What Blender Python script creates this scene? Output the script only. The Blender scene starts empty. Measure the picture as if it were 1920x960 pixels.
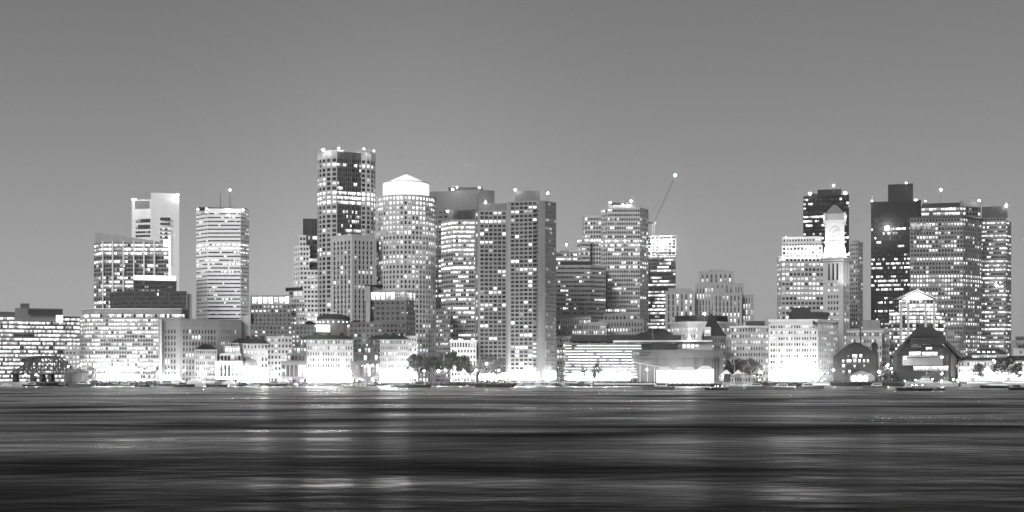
import bpy, math, random
from mathutils import Vector
R = math.radians
sc = bpy.context.scene
col = sc.collection
rng = random.Random(7)

# ------------------------------------------------------------------ camera, sky, sun, exposure
F = 2382.0            # focal length in photo pixels (1920 wide)
HZ = 716.0            # horizon row
CH = 3.0              # eye height over the water
cam = bpy.data.cameras.new('camera'); co = bpy.data.objects.new('camera', cam); col.objects.link(co)
cam.sensor_width = 36.0; cam.lens = 36.0 * F / 1920.0
co.location = (0, 0, CH); co.rotation_euler = (R(90), 0, 0)
cam.shift_y = (HZ - 480.0) / 1920.0
cam.clip_start = 0.5; cam.clip_end = 40000
sc.camera = co

world = bpy.data.worlds.new('World'); sc.world = world; world.use_nodes = True
wn, wl = world.node_tree.nodes, world.node_tree.links
bg = wn['Background']
sky = wn.new('ShaderNodeTexSky'); sky.sky_type = 'NISHITA'; sky.sun_disc = False
SUN_EL, SUN_AZ = R(30), R(208)          # azimuth clockwise from +Y: behind the camera, a little to its left
sky.sun_elevation = SUN_EL; sky.sun_rotation = SUN_AZ
sky.altitude = 0; sky.air_density = 1.3; sky.dust_density = 2.0; sky.ozone_density = 1.0
bw = wn.new('ShaderNodeRGBToBW'); wl.new(sky.outputs[0], bw.inputs[0])
pw = wn.new('ShaderNodeMath'); pw.operation = 'POWER'; pw.inputs[1].default_value = 0.80
wl.new(bw.outputs[0], pw.inputs[0])
# town glow low in the sky, a little stronger to the left of the view
wt = wn.new('ShaderNodeTexCoord'); ws = wn.new('ShaderNodeSeparateXYZ'); wl.new(wt.outputs['Generated'], ws.inputs[0])
def wmath(op, a, b=None, c=None):
    x = wn.new('ShaderNodeMath'); x.operation = op
    for i, v in enumerate((a, b, c)):
        if v is None: continue
        if isinstance(v, (int, float)): x.inputs[i].default_value = v
        else: wl.new(v, x.inputs[i])
    return x.outputs[0]
gl = wmath('EXPONENT', wmath('MULTIPLY', wmath('MAXIMUM', ws.outputs['Z'], 0.0), -7.5))
side_ = wmath('MULTIPLY_ADD', ws.outputs['X'], -0.55, 1.0)
gl = wmath('MULTIPLY', wmath('MULTIPLY', gl, side_), 5.2)
dx = wmath('DIVIDE', wmath('ADD', ws.outputs['X'], 0.085), 0.12)
g2 = wmath('MULTIPLY', wmath('EXPONENT', wmath('MULTIPLY', wmath('MULTIPLY', dx, dx), -1.0)), wmath('EXPONENT', wmath('MULTIPLY', wmath('MAXIMUM', ws.outputs['Z'], 0.0), -9.0)))
gl = wmath('ADD', gl, wmath('MULTIPLY', g2, 4.6))
wl.new(wmath('ADD', pw.outputs[0], gl), bg.inputs['Color'])
bg.inputs['Strength'].default_value = 0.057

sun = bpy.data.lights.new('sun', 'SUN'); so = bpy.data.objects.new('sun', sun); col.objects.link(so)
sun.energy = 2.2; sun.angle = R(25); sun.color = (1, 1, 1)
sd = Vector((math.sin(SUN_AZ) * math.cos(SUN_EL), math.cos(SUN_AZ) * math.cos(SUN_EL), math.sin(SUN_EL)))
so.rotation_euler = sd.to_track_quat('Z', 'Y').to_euler()

sc.view_settings.view_transform = 'Standard'; sc.view_settings.look = 'None'
sc.view_settings.gamma = 1.0; sc.view_settings.exposure = 0.0; sc.view_settings.use_curve_mapping = False
sc.cycles.use_denoising = True
sc.cycles.max_bounces = 5; sc.cycles.diffuse_bounces = 2; sc.cycles.glossy_bounces = 3
sc.cycles.caustics_reflective = False; sc.cycles.caustics_refractive = False
sc.cycles.sample_clamp_indirect = 8.0

# ------------------------------------------------------------------ materials
def nodes(name):
    m = bpy.data.materials.new(name); m.use_nodes = True
    return m, m.node_tree.nodes, m.node_tree.links, m.node_tree.nodes['Principled BSDF']

def math_node(n, l, op, a, b=None, c=None):
    x = n.new('ShaderNodeMath'); x.operation = op
    for i, v in enumerate((a, b, c)):
        if v is None: continue
        if isinstance(v, (int, float)): x.inputs[i].default_value = v
        else: l.new(v, x.inputs[i])
    return x.outputs[0]

_wm = {}
def wall_mat(alb, rough=0.85, joint=3.6, var=0.22):
    key = (round(alb, 3), rough, joint, var)
    if key in _wm: return _wm[key]
    m, n, l, b = nodes('wall_%03d' % int(alb * 1000))
    tc = n.new('ShaderNodeTexCoord')
    mp = n.new('ShaderNodeMapping'); mp.inputs['Scale'].default_value = (0.22, 0.22, 0.03)
    l.new(tc.outputs['Object'], mp.inputs[0])
    ns = n.new('ShaderNodeTexNoise'); ns.inputs['Scale'].default_value = 1.0; ns.inputs['Detail'].default_value = 5
    l.new(mp.outputs[0], ns.inputs['Vector'])
    n2 = n.new('ShaderNodeTexNoise'); n2.inputs['Scale'].default_value = 0.9; n2.inputs['Detail'].default_value = 3
    l.new(tc.outputs['Object'], n2.inputs['Vector'])
    s = math_node(n, l, 'MULTIPLY_ADD', ns.outputs[0], 2 * var, 1 - var)
    s2 = math_node(n, l, 'MULTIPLY_ADD', n2.outputs[0], 0.3, 0.85)
    s = math_node(n, l, 'MULTIPLY', s, s2)
    # cladding joints every few metres of height
    sx = n.new('ShaderNodeSeparateXYZ'); l.new(tc.outputs['Object'], sx.inputs[0])
    fz = math_node(n, l, 'FRACT', math_node(n, l, 'DIVIDE', sx.outputs['Z'], joint))
    jn = math_node(n, l, 'GREATER_THAN', fz, 0.05)
    s = math_node(n, l, 'MULTIPLY', s, math_node(n, l, 'MULTIPLY_ADD', jn, 0.13, 0.87))
    v = math_node(n, l, 'MULTIPLY', s, alb)
    cb = n.new('ShaderNodeCombineColor')
    for i in range(3): l.new(v, cb.inputs[i])
    l.new(cb.outputs[0], b.inputs['Base Color'])
    b.inputs['Roughness'].default_value = rough
    b.inputs['Specular IOR Level'].default_value = 0.3
    _wm[key] = m
    return m

def plain(name, alb, rough=0.6, metal=0.0, var=0.12, scale=0.8):
    m, n, l, b = nodes(name)
    tc = n.new('ShaderNodeTexCoord')
    ns = n.new('ShaderNodeTexNoise'); ns.inputs['Scale'].default_value = scale; ns.inputs['Detail'].default_value = 4
    l.new(tc.outputs['Object'], ns.inputs['Vector'])
    v = math_node(n, l, 'MULTIPLY', math_node(n, l, 'MULTIPLY_ADD', ns.outputs[0], 2 * var, 1 - var), alb)
    cb = n.new('ShaderNodeCombineColor')
    for i in range(3): l.new(v, cb.inputs[i])
    l.new(cb.outputs[0], b.inputs['Base Color'])
    b.inputs['Roughness'].default_value = rough; b.inputs['Metallic'].default_value = metal
    return m

def glow(name, strength, alb=0.8, sample=True):
    m, n, l, b = nodes(name)
    b.inputs['Base Color'].default_value = (alb, alb, alb, 1)
    b.inputs['Emission Color'].default_value = (1, 1, 1, 1)
    b.inputs['Emission Strength'].default_value = strength
    m.cycles.emission_sampling = 'AUTO' if sample else 'NONE'
    return m

def glass_mat():
    m, n, l, b = nodes('window_glass')
    lit = n.new('ShaderNodeAttribute'); lit.attribute_name = 'lit'
    rnd = n.new('ShaderNodeAttribute'); rnd.attribute_name = 'rnd'
    uv = n.new('ShaderNodeUVMap'); uv.uv_map = 'UVMap'
    sp = n.new('ShaderNodeSeparateXYZ'); l.new(uv.outputs[0], sp.inputs[0])
    u, v = sp.outputs[0], sp.outputs[1]
    r = rnd.outputs['Fac']
    # room seen through the pane: furniture low down, lit ceiling high up, a blind drawn to some height
    tc = n.new('ShaderNodeTexCoord')
    ns = n.new('ShaderNodeTexNoise'); ns.inputs['Scale'].default_value = 0.7; ns.inputs['Detail'].default_value = 2
    l.new(tc.outputs['Object'], ns.inputs['Vector'])
    furn = math_node(n, l, 'LESS_THAN', v, math_node(n, l, 'MULTIPLY', math_node(n, l, 'SUBTRACT', ns.outputs[0], 0.2), 1.0))
    f1 = math_node(n, l, 'MULTIPLY_ADD', furn, -0.6, 1.0)
    ceil = math_node(n, l, 'GREATER_THAN', v, 0.72)
    f2 = math_node(n, l, 'MULTIPLY_ADD', ceil, 0.9, 0.8)
    bl = math_node(n, l, 'FRACT', math_node(n, l, 'MULTIPLY', r, 7.31))
    blind = math_node(n, l, 'GREATER_THAN', v, math_node(n, l, 'MULTIPLY_ADD', bl, 0.9, 0.45))
    f3 = math_node(n, l, 'MULTIPLY_ADD', blind, -0.45, 1.0)
    # mullions
    pu = math_node(n, l, 'FRACT', math_node(n, l, 'MULTIPLY', u, 2.0))
    mu = math_node(n, l, 'LESS_THAN', math_node(n, l, 'ABSOLUTE', math_node(n, l, 'SUBTRACT', pu, 0.5)), 0.43)
    pat = math_node(n, l, 'MULTIPLY', math_node(n, l, 'MULTIPLY', f1, f2), math_node(n, l, 'MULTIPLY', f3, math_node(n, l, 'MULTIPLY_ADD', mu, 0.85, 0.15)))
    e = math_node(n, l, 'MULTIPLY', pat, lit.outputs['Fac'])
    b.inputs['Emission Color'].default_value = (1, 1, 1, 1)
    l.new(e, b.inputs['Emission Strength'])
    base = math_node(n, l, 'MULTIPLY_ADD', r, 0.025, 0.008)
    cb = n.new('ShaderNodeCombineColor')
    for i in range(3): l.new(base, cb.inputs[i])
    l.new(cb.outputs[0], b.inputs['Base Color'])
    b.inputs['Roughness'].default_value = 0.08
    m.cycles.emission_sampling = 'NONE'
    return m

GLASS = glass_mat()
DARKROOF = plain('dark_roof', 0.016, 0.8, scale=0.3)
SLATE = plain('slate_roof', 0.028, 0.7, scale=0.5)
GREYROOF = plain('grey_roof', 0.18, 0.85, scale=0.3)
STEEL = plain('painted_steel', 0.22, 0.5, 0.3)
DARKSTEEL = plain('dark_steel', 0.03, 0.5, 0.3)
WHITE = plain('white_paint', 0.78, 0.45, var=0.06)
OFFWHITE = plain('pale_gelcoat', 0.62, 0.35, var=0.08)
GREYHULL = plain('grey_hull', 0.14, 0.4)
DARKHULL = plain('dark_hull', 0.02, 0.35)
TIMBER = plain('wet_timber', 0.03, 0.85, scale=2.0)
CONCRETE = plain('quay_concrete', 0.32, 0.9, scale=0.4)
ASPHALT = plain('paving', 0.10, 0.9, scale=0.2)
LOUVRE = plain('louvre_metal', 0.03, 0.6)
CANVAS = plain('white_canvas', 0.8, 0.9, var=0.05)
BARK = plain('bark', 0.08, 0.9, scale=3)
LEAF = plain('leaf', 0.05, 0.7, var=0.6, scale=0.55)
LEAFSHADE = plain('leaf_shade', 0.02, 0.7, var=0.6, scale=0.55)  # darker copy of the leaf, silhouette shade put into its colour
COPPER = plain('weathered_copper', 0.2, 0.6, scale=0.4)
BEACON = glow('beacon_light', 120.0, sample=False)
LAMP = glow('lamp_globe', 1100.0)
_lm = {}
def lamp_mat(L):
    k = int(L)
    if k not in _lm: _lm[k] = glow('lamp_globe', float(k))
    return _lm[k]
LAMPSOFT = glow('lamp_soft', 60.0)
SHOPLIGHT = glow('lit_shopfront', 4.5)
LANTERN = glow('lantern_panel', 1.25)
FLOODLIT = glow('flood_lens', 500.0)

# ------------------------------------------------------------------ mesh helper
class MB:
    def __init__(s):
        s.v = []; s.f = []; s.m = []; s.lit = []; s.rnd = []; s.uv = []; s.mats = []
    def mi(s, mat):
        if mat not in s.mats: s.mats.append(mat)
        return s.mats.index(mat)
    def face(s, pts, mat, lit=0.0, rnd=0.0, uv=None):
        i = len(s.v); s.v.extend([tuple(p) for p in pts]); s.f.append(tuple(range(i, i + len(pts))))
        s.m.append(s.mi(mat)); s.lit.append(lit); s.rnd.append(rnd)
        s.uv.append(uv or [(0, 0)] * len(pts))
    def prism(s, poly, z0, z1, mat, top=None, caps=True, bottom=False):
        n = len(poly)
        for i in range(n):
            a, b = poly[i], poly[(i + 1) % n]
            s.face([(a[0], a[1], z0), (b[0], b[1], z0), (b[0], b[1], z1), (a[0], a[1], z1)], mat)
        if caps: s.face([(p[0], p[1], z1) for p in poly], top or mat)
        if bottom: s.face([(p[0], p[1], z0) for p in reversed(poly)], mat)
    def loft(s, p0, z0, p1, z1, mat, cap=True):
        n = len(p0)
        for i in range(n):
            j = (i + 1) % n
            s.face([(p0[i][0], p0[i][1], z0), (p0[j][0], p0[j][1], z0), (p1[j][0], p1[j][1], z1), (p1[i][0], p1[i][1], z1)], mat)
        if cap: s.face([(p[0], p[1], z1) for p in p1], mat)
    def box(s, x0, x1, y0, y1, z0, z1, mat):
        s.prism([(x0, y0), (x1, y0), (x1, y1), (x0, y1)], z0, z1, mat, bottom=True)
    def tube(s, a, b, r, mat, n=6, r2=None):
        a, b = Vector(a), Vector(b); d = (b - a)
        if d.length < 1e-6: return
        d.normalize(); u = d.orthogonal().normalized(); w = d.cross(u); r2 = r if r2 is None else r2
        A = [a + (u * math.cos(t) + w * math.sin(t)) * r for t in [2 * math.pi * k / n for k in range(n)]]
        B = [b + (u * math.cos(t) + w * math.sin(t)) * r2 for t in [2 * math.pi * k / n for k in range(n)]]
        for i in range(n):
            j = (i + 1) % n; s.face([A[i], A[j], B[j], B[i]], mat)
        s.face(list(reversed(A)), mat); s.face(B, mat)
    def ball(s, c, r, mat, n=8, k=5, sz=1.0):
        rows = []
        for i in range(k + 1):
            t = math.pi * i / k
            rows.append([(c[0] + r * math.sin(t) * math.cos(2 * math.pi * j / n), c[1] + r * math.sin(t) * math.sin(2 * math.pi * j / n), c[2] - r * sz * math.cos(t)) for j in range(n)])
        for i in range(k):
            for j in range(n):
                q = [rows[i][j], rows[i][(j + 1) % n], rows[i + 1][(j + 1) % n], rows[i + 1][j]]
                if i == 0: q = [rows[0][0], rows[1][(j + 1) % n], rows[1][j]]
                elif i == k - 1: q = [rows[i][j], rows[i][(j + 1) % n], rows[k][0]]
                s.face(q, mat)
    def build(s, name, parent=None, smooth=False):
        me = bpy.data.meshes.new(name)
        ox, oy, oz = parent.get('_o', (0, 0, 0)) if parent else (0, 0, 0)
        me.from_pydata([(x - ox, y - oy, z - oz) for x, y, z in s.v], [], s.f)
        for mt in s.mats: me.materials.append(mt)
        me.polygons.foreach_set('material_index', s.m)
        if GLASS in s.mats:
            a = me.attributes.new('lit', 'FLOAT', 'FACE'); a.data.foreach_set('value', s.lit)
            a = me.attributes.new('rnd', 'FLOAT', 'FACE'); a.data.foreach_set('value', s.rnd)
            ul = me.uv_layers.new(name='UVMap')
            ul.data.foreach_set('uv', [c for f in s.uv for p in f for c in p])
        if smooth: me.polygons.foreach_set('use_smooth', [True] * len(s.f))
        me.update()
        o = bpy.data.objects.new(name, me); col.objects.link(o)
        if parent: o.parent = parent
        return o

_roots = {}
def thing(name, label, cat, loc, group=None):
    o = bpy.data.objects.new(name, None); o.empty_display_size = 1; col.objects.link(o)
    o.location = loc; o['label'] = label; o['category'] = cat
    if group: o['group'] = group
    o['_o'] = tuple(loc)
    return o
def tag(o, label=None, cat=None, group=None, kind=None):
    if label: o['label'] = label
    if cat: o['category'] = cat
    if group: o['group'] = group
    if kind: o['kind'] = kind
    return o

# photo pixel -> place at a distance
def X(px, D): return (px - 960.0) / F * D
def Z(py, D): return CH + (HZ - py) / F * D
GZ = 2.5                                    # quay and street level

def front(px0, px1, D, dep):
    """rectangle facing the viewpoint side of the harbour, its front centre D metres away"""
    xc = X((px0 + px1) / 2, D); L = math.hypot(xc, D); r = (xc / L, D / L); cr = xc * r[0] + D * r[1]
    P = []
    for px in (px0, px1):
        k = ((px - 960) / F, 1.0); s = cr / (k[0] * r[0] + k[1] * r[1]); P.append((k[0] * s, k[1] * s))
    return [P[0], P[1], (P[1][0] + r[0] * dep, P[1][1] + r[1] * dep), (P[0][0] + r[0] * dep, P[0][1] + r[1] * dep)]

def plan(pts, dep):
    """pts: (px, D) corners seen from the left to the right; closes the plan at the back"""
    if len(pts) == 2 and pts[0][1] == pts[1][1]: return front(pts[0][0], pts[1][0], pts[0][1], dep)
    P = [(X(a, d), d) for a, d in pts]
    mx = sum(p[0] for p in P) / len(P); my = sum(p[1] for p in P) / len(P); L = math.hypot(mx, my); r = (mx / L, my / L)
    far = max(p[0] * r[0] + p[1] * r[1] for p in P) + dep
    out = list(P)
    for p in (P[-1], P[0]):
        t = far - (p[0] * r[0] + p[1] * r[1]); out.append((p[0] + r[0] * t, p[1] + r[1] * t))
    return out

def inset(poly, d):
    n = len(poly); out = []
    for i in range(n):
        p0, p1, p2 = poly[i - 1], poly[i], poly[(i + 1) % n]
        def nrm(a, b):
            dx, dy = b[0] - a[0], b[1] - a[1]; L = math.hypot(dx, dy) or 1; return (dy / L, -dx / L)
        n1, n2 = nrm(p0, p1), nrm(p1, p2)
        k = 1 + n1[0] * n2[0] + n1[1] * n2[1]
        k = max(k, 0.3)
        out.append((p1[0] - (n1[0] + n2[0]) / k * d, p1[1] - (n1[1] + n2[1]) / k * d))
    return out

class Lit:
    """which windows of a building are lit: p share lit, s brightness, bands: rows (py0, py1, p, s)"""
    def __init__(s, p=0.25, st=1.8, bands=(), run=0.38, wild=0.07, seed=None):
        s.p = p; s.st = st; s.bands = bands; s.run = run; s.wild = wild; s.on = False; s.row = p; s.cur = None; s.key = None
    def start(s, py):
        s.on = False; s.str = s.st
        s.row = s.p * rng.uniform(0.3, 1.6)
        if rng.random() < s.wild: s.row = min(0.95, s.p * 3 + 0.1)
        for b in s.bands:
            if b[0] <= py <= b[1]: s.row = b[2]; s.str = b[3]
        s.row = min(s.row, 1.0)
    def get(s):
        if rng.random() > s.run * (1 if s.row < 0.9 else 0): s.on = rng.random() < s.row
        if s.on: return s.str * rng.choice((0.25, 0.5, 0.75, 1.0, 1.2, 1.5))
        return rng.choice((0, 0, 0, 0, 0.03, 0.07))

class Building:
    def __init__(s, name, label, pts, dep, top, wall, cat='building', base=GZ, group=None, Dz=None):
        s.poly = plan(pts, dep); s.D = Dz or min(d for _, d in pts); s.nf = len(pts) - 1
        s.wall = wall; s.z0 = base; s.z1 = Z(top, s.D)
        cx = sum(p[0] for p in s.poly) / len(s.poly); cy = sum(p[1] for p in s.poly) / len(s.poly)
        s.root = thing(name, label, cat, (cx, cy, base), group)
        s.w = MB(); s.wins = []; s.rows = {}
    def zz(s, py): return Z(py, s.D)
    def shell(s, faces, rs, wh=0.55, lit=None, style='grid', rec=0.35, z0=None, z1=None, blank=0.0, sill=0.0, poly=None, parapet=0.9, side=None, roof=None, first=0.0, proud=True, cap=True, wall=None):
        """core, piers, spandrels and panes. faces: per seen edge (columns, pane share of the bay) or None for a blank wall"""
        poly = poly or s.poly; wall = wall or s.wall
        z0 = s.z0 if z0 is None else z0; z1 = s.z1 if z1 is None else z1
        lit = lit or Lit(); n = len(poly); w = s.w
        core = inset(poly, rec)
        w.prism(core, z0, z1 - 0.01, wall)
        zt = z1 - blank * s.D / F; zb = z0 + first
        fh = rs * s.D / F; ny = max(1, int(round((zt - zb) / fh))); fh = (zt - zb) / ny
        specs = list(faces) + [side] * (n - len(faces))
        if n - len(faces) >= 3: specs[len(faces) + 1] = None
        off = []
        for i in range(n):
            a, b = core[i], core[(i + 1) % n]; dx, dy = b[0] - a[0], b[1] - a[1]; L = math.hypot(dx, dy) or 1e-6
            off.append(((dx / L, dy / L), (dy / L, -dx / L), L, a))
        base_wall = wall
        for i in range(n):                      # corner piers
            n0, n1 = off[i - 1][1], off[i][1]; c = core[i]
            cr = n0[0] * n1[1] - n0[1] * n1[0]
            if cr > 1e-3:
                w.prism([c, (c[0] + n0[0] * rec, c[1] + n0[1] * rec), poly[i], (c[0] + n1[0] * rec, c[1] + n1[1] * rec)], z0, z1, wall)
        def strip(i, t0, t1, za, zc, d, mt=None):
            (dx, dy), (nx_, ny_), L, a = off[i]
            p = [(a[0] + dx * t0, a[1] + dy * t0), (a[0] + dx * t1, a[1] + dy * t1)]
            q = [(p[0][0] + nx_ * d, p[0][1] + ny_ * d), (p[1][0] + nx_ * d, p[1][1] + ny_ * d)]
            w.prism([q[0], q[1], p[1], p[0]], za, zc, mt or wall, bottom=True)
        quads = {}
        for i in range(n):
            sp = specs[i]; (dx, dy), (nx_, ny_), L, a = off[i]
            wall = sp[3] if sp is not None and len(sp) > 3 else base_wall
            if sp is None:
                strip(i, 0, L, z0, z1 - 0.02, rec); continue
            nc, ww = sp[0], sp[1]; m = sp[2] if len(sp) > 2 else 0.0      # m: solid margin at both ends (share of L)
            if isinstance(nc, float): nc = max(1, int(round(L / nc)))
            t0 = L * m; bay = (L - 2 * t0) / nc; pw_ = bay * (1 - ww)
            if m > 0:
                strip(i, 0, t0, z0, z1 - 0.02, rec); strip(i, L - t0, L, z0, z1 - 0.02, rec)
            pd = rec if proud else rec - 0.06
            hd = rec - 0.06 if proud else rec
            for k in range(nc + 1):
                ta = t0 + k * bay - pw_ / 2; tb = ta + pw_
                ta, tb = max(ta, t0 + 0.001), min(tb, L - t0 - 0.001)
                if tb - ta > 0.02 and ww < 0.995: strip(i, ta, tb, z0 + 0.01, z1 - 0.03, pd)
            sh = fh * (1 - wh)
            for j in range(ny + 1):
                za = zb + j * fh - sh / 2; zc = za + sh
                if j == 0: za = z0 + 0.015
                if j == ny: zc = z1 - 0.04
                strip(i, t0 + 0.002, L - t0 - 0.002, za, zc, hd)
            for j in range(ny):
                quads[(i, j)] = [(t0 + k * bay + pw_ / 2, t0 + (k + 1) * bay - pw_ / 2) for k in range(nc)]
        for j in range(ny):
            zc = zb + (j + 0.5) * fh; h = fh * wh / 2
            lit.start(HZ - (zc - CH) * F / s.D)
            for i in range(n):
                if (i, j) not in quads: continue
                (dx, dy), (nx_, ny_), L, a = off[i]
                for ta, tb in quads[(i, j)]:
                    e = 0.03; p = lambda t, z: (a[0] + dx * t + nx_ * e, a[1] + dy * t + ny_ * e, z)
                    q = [p(ta, zc - h), p(tb, zc - h), p(tb, zc + h), p(ta, zc + h)]
                    rec_ = (q, lit.get(), rng.random(), zc, i < len(faces))
                    if style == 'band' and i < len(faces): s.rows.setdefault(round(zc, 2), []).append(rec_)
                    else: s.wins.append(rec_)
        if cap:
            rp = MB(); o = inset(poly, -0.12)
            rp.prism(o, z1 - 0.5, z1 + parapet, roof or wall, top=GREYROOF, bottom=True)
            rp.build('parapet', s.root)
    def part(s, name, px0, px1, py0, py1, mat, D=None, dep=15, top=None, parent=None):
        D = D or s.D + 6; mb = MB()
        mb.prism(front(px0, px1, D, dep), Z(py1, D), Z(py0, D), mat, top=top or DARKROOF, bottom=True)
        return mb.build(name, parent or s.root)
    def beacon(s, px, py, r=1.0, D=None, mast=True):
        D = D or s.D + 4; c = (X(px, D), D, Z(py, D)); mb = MB(); mb.ball(c, r * rng.uniform(.28, .6), BEACON)
        if mast: mb.tube((c[0], c[1], c[2] - 6), c, 0.12, STEEL)
        return mb.build('beacon', s.root)
    def mast(s, px, py0, py1, r=0.35, D=None, name='antenna'):
        D = D or s.D + 8; mb = MB()
        mb.tube((X(px, D), D, Z(py1, D)), (X(px, D), D, Z(py0, D)), r, STEEL, r2=r * 0.4)
        return mb.build(name, s.root)
    def glow_row(s, px0, px1, y0, y1, D, n, li, name='lobby_window'):
        q = front(px0, px1, D, 2); mb = MB()
        for k in range(n):
            t0, t1 = (k + .06) / n, (k + .94) / n
            P = lambda t, z: (q[0][0] + (q[1][0] - q[0][0]) * t, q[0][1] + (q[1][1] - q[0][1]) * t, z)
            mb.face([P(t0, Z(y1, D)), P(t1, Z(y1, D)), P(t1, Z(y0, D)), P(t0, Z(y0, D))], GLASS, 6.0 * li * rng.uniform(.5, 1.3), rng.random() * .06, [(0, 0), (1, 0), (1, 1), (0, 1)])
        mb.build(name, s.root)
    def done(s, vis=700, cap=100):
        s.w.build('wall', s.root)
        for k in sorted(s.rows):
            mb = MB()
            for q, li, r, zc, f in s.rows[k]: mb.face(q, GLASS, li, r, [(0, 0), (1, 0), (1, 1), (0, 1)])
            mb.build('window_band', s.root)
        zv = Z(vis, s.D); ws = s.wins
        ws.sort(key=lambda t: -(100 if t[4] else 0) - (50 if t[3] > zv else 0) - min(t[1], 2) - t[2] * 0.1)
        for q, li, r, zc, f in ws[:cap]:
            mb = MB(); mb.face(q, GLASS, li, r, [(0, 0), (1, 0), (1, 1), (0, 1)]); mb.build('window', s.root)
        if ws[cap:]:
            mb = MB()
            for q, li, r, zc, f in ws[cap:]: mb.face(q, GLASS, li, r, [(0, 0), (1, 0), (1, 1), (0, 1)])
            tag(mb.build('window', s.root), kind='stuff')
        return s.root

# ------------------------------------------------------------------ the setting
def sheet(name, x0, x1, y0, y1, z, mat):
    mb = MB(); mb.face([(x0, y0, z), (x1, y0, z), (x1, y1, z), (x0, y1, z)], mat)
    return tag(mb.build(name), kind='structure')

def water_mat():
    m, n, l, b = nodes('harbour_water')
    n.remove(b); out = n['Material Output']
    tc = n.new('ShaderNodeTexCoord')
    def noise(lam, asp, det, rough=0.5, off=0.0, dist=0.0):
        mp = n.new('ShaderNodeMapping'); mp.inputs['Scale'].default_value = (1 / (lam * asp), 1 / lam, 1); mp.inputs['Location'].default_value = (off, off * 1.7, 0)
        l.new(tc.outputs['Object'], mp.inputs[0])
        t = n.new('ShaderNodeTexNoise'); t.inputs['Scale'].default_value = 1.0; t.inputs['Detail'].default_value = det; t.inputs['Roughness'].default_value = rough; t.inputs['Distortion'].default_value = dist
        l.new(mp.outputs[0], t.inputs['Vector']); return t.outputs[0]
    nrm = None
    for lam, slope, asp, off in ((160, 0.016, 2.0, 3.0), (55, 0.017, 1.9, 31.0), (19, 0.014, 1.8, 11.0), (6, 0.011, 1.8, 5.0), (1.3, 0.018, 1.7, 7.0)):
        h = noise(lam, asp, 2, 0.5, off)
        bp = n.new('ShaderNodeBump'); bp.inputs['Strength'].default_value = 1.0; bp.inputs['Distance'].default_value = slope * lam * 1.6
        l.new(h, bp.inputs['Height'])
        if nrm is not None: l.new(nrm, bp.inputs['Normal'])
        nrm = bp.outputs[0]
    # wind-ruffled patches and calm slicks; reflection strength varied with them to paint light bands
    c1 = noise(60, 2.2, 2, 0.55, 23.0, .3); c2 = noise(17, 1.6, 2, 0.55, 19.2, .5); c3 = noise(2.0, 2.2, 3, 0.6, 61.0, .2)
    c0 = noise(150, 2.0, 3, 0.55, 13.0, .3); c = math_node(n, l, 'MULTIPLY_ADD', c1, .28, math_node(n, l, 'MULTIPLY_ADD', c2, .42, math_node(n, l, 'MULTIPLY_ADD', c0, .22, math_node(n, l, 'MULTIPLY', c3, .08))))
    mr = n.new('ShaderNodeMapRange'); mr.interpolation_type = 'SMOOTHSTEP'
    for k_, v_ in (('From Min', .40), ('From Max', .57), ('To Min', 0.0), ('To Max', 1.0)): mr.inputs[k_].default_value = v_
    l.new(c, mr.inputs['Value']); calm = mr.outputs[0]
    fr = n.new('ShaderNodeFresnel'); fr.inputs['IOR'].default_value = 1.33; l.new(nrm, fr.inputs['Normal'])
    gl = n.new('ShaderNodeBsdfGlossy'); gl.inputs['Color'].default_value = (.95, .95, .95, 1); l.new(nrm, gl.inputs['Normal'])
    l.new(math_node(n, l, 'MULTIPLY_ADD', calm, -.15, .42), gl.inputs['Roughness'])
    df = n.new('ShaderNodeBsdfDiffuse'); df.inputs['Color'].default_value = (.008, .008, .008, 1)
    mx = n.new('ShaderNodeMixShader')
    l.new(math_node(n, l, 'MULTIPLY', math_node(n, l, 'POWER', fr.outputs[0], 3.8), math_node(n, l, 'MULTIPLY_ADD', calm, .80, .13)), mx.inputs[0])
    l.new(df.outputs[0], mx.inputs[1]); l.new(gl.outputs[0], mx.inputs[2]); l.new(mx.outputs[0], out.inputs['Surface'])
    return m
sheet('harbour_water', -4000, 4000, -300, 5000, 0.0, water_mat())
ground_mb = MB()
ground_mb.box(-4000, 4000, 862, 5000, -3, GZ, ASPHALT)
tag(ground_mb.build('city_ground'), kind='structure')
kerb = MB()
kerb.box(-1200, 1200, 861.2, 863.0, -2, GZ + 0.45, CONCRETE)
tag(kerb.build('harbour_seawall'), kind='structure')

# ------------------------------------------------------------------ lamps and floodlights
def flood(loc, target, power, angle=90, name='floodlight', blend=0.6, size=0.6):
    L = bpy.data.lights.new(name, 'SPOT'); L.energy = power; L.spot_size = R(angle); L.spot_blend = blend; L.shadow_soft_size = size
    o = bpy.data.objects.new(name, L); col.objects.link(o); o.location = loc
    o.rotation_euler = (Vector(loc) - Vector(target)).to_track_quat('Z', 'Y').to_euler()
    return o

# ------------------------------------------------------------------ buildings, from the left of the view to its right
W = wall_mat

# broad office with bright ribbon windows
b = Building('office_building', 'broad low office with bright ribbon windows and a dark rooftop louvre, beyond the truss bridge', [(-80, 915), (150, 915)], 40, 594, W(0.16), 'office')
b.shell([(58, 0.97)], 7.6, 0.6, Lit(0.85, 1.7, wild=.3, run=.5), 'band', side=(3.6, .9))
b.part('penthouse', 28, 118, 578, 603, W(0.20), D=913, dep=25)
b.part('louvre', 53, 116, 580, 590, LOUVRE, D=912.4, dep=1)
b.part('stair_head', 38, 55, 569, 579, W(0.14), D=918)
b.part('penthouse', -70, 30, 584, 596, W(0.13), D=917, dep=20)
for px in (28, 105):
    mb = MB(); mb.prism(front(px, px + 13, 912.2, 2), Z(604, 912), Z(591, 912), LANTERN, bottom=True); mb.build('lit_bay', b.root)
b.done(690)

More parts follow.
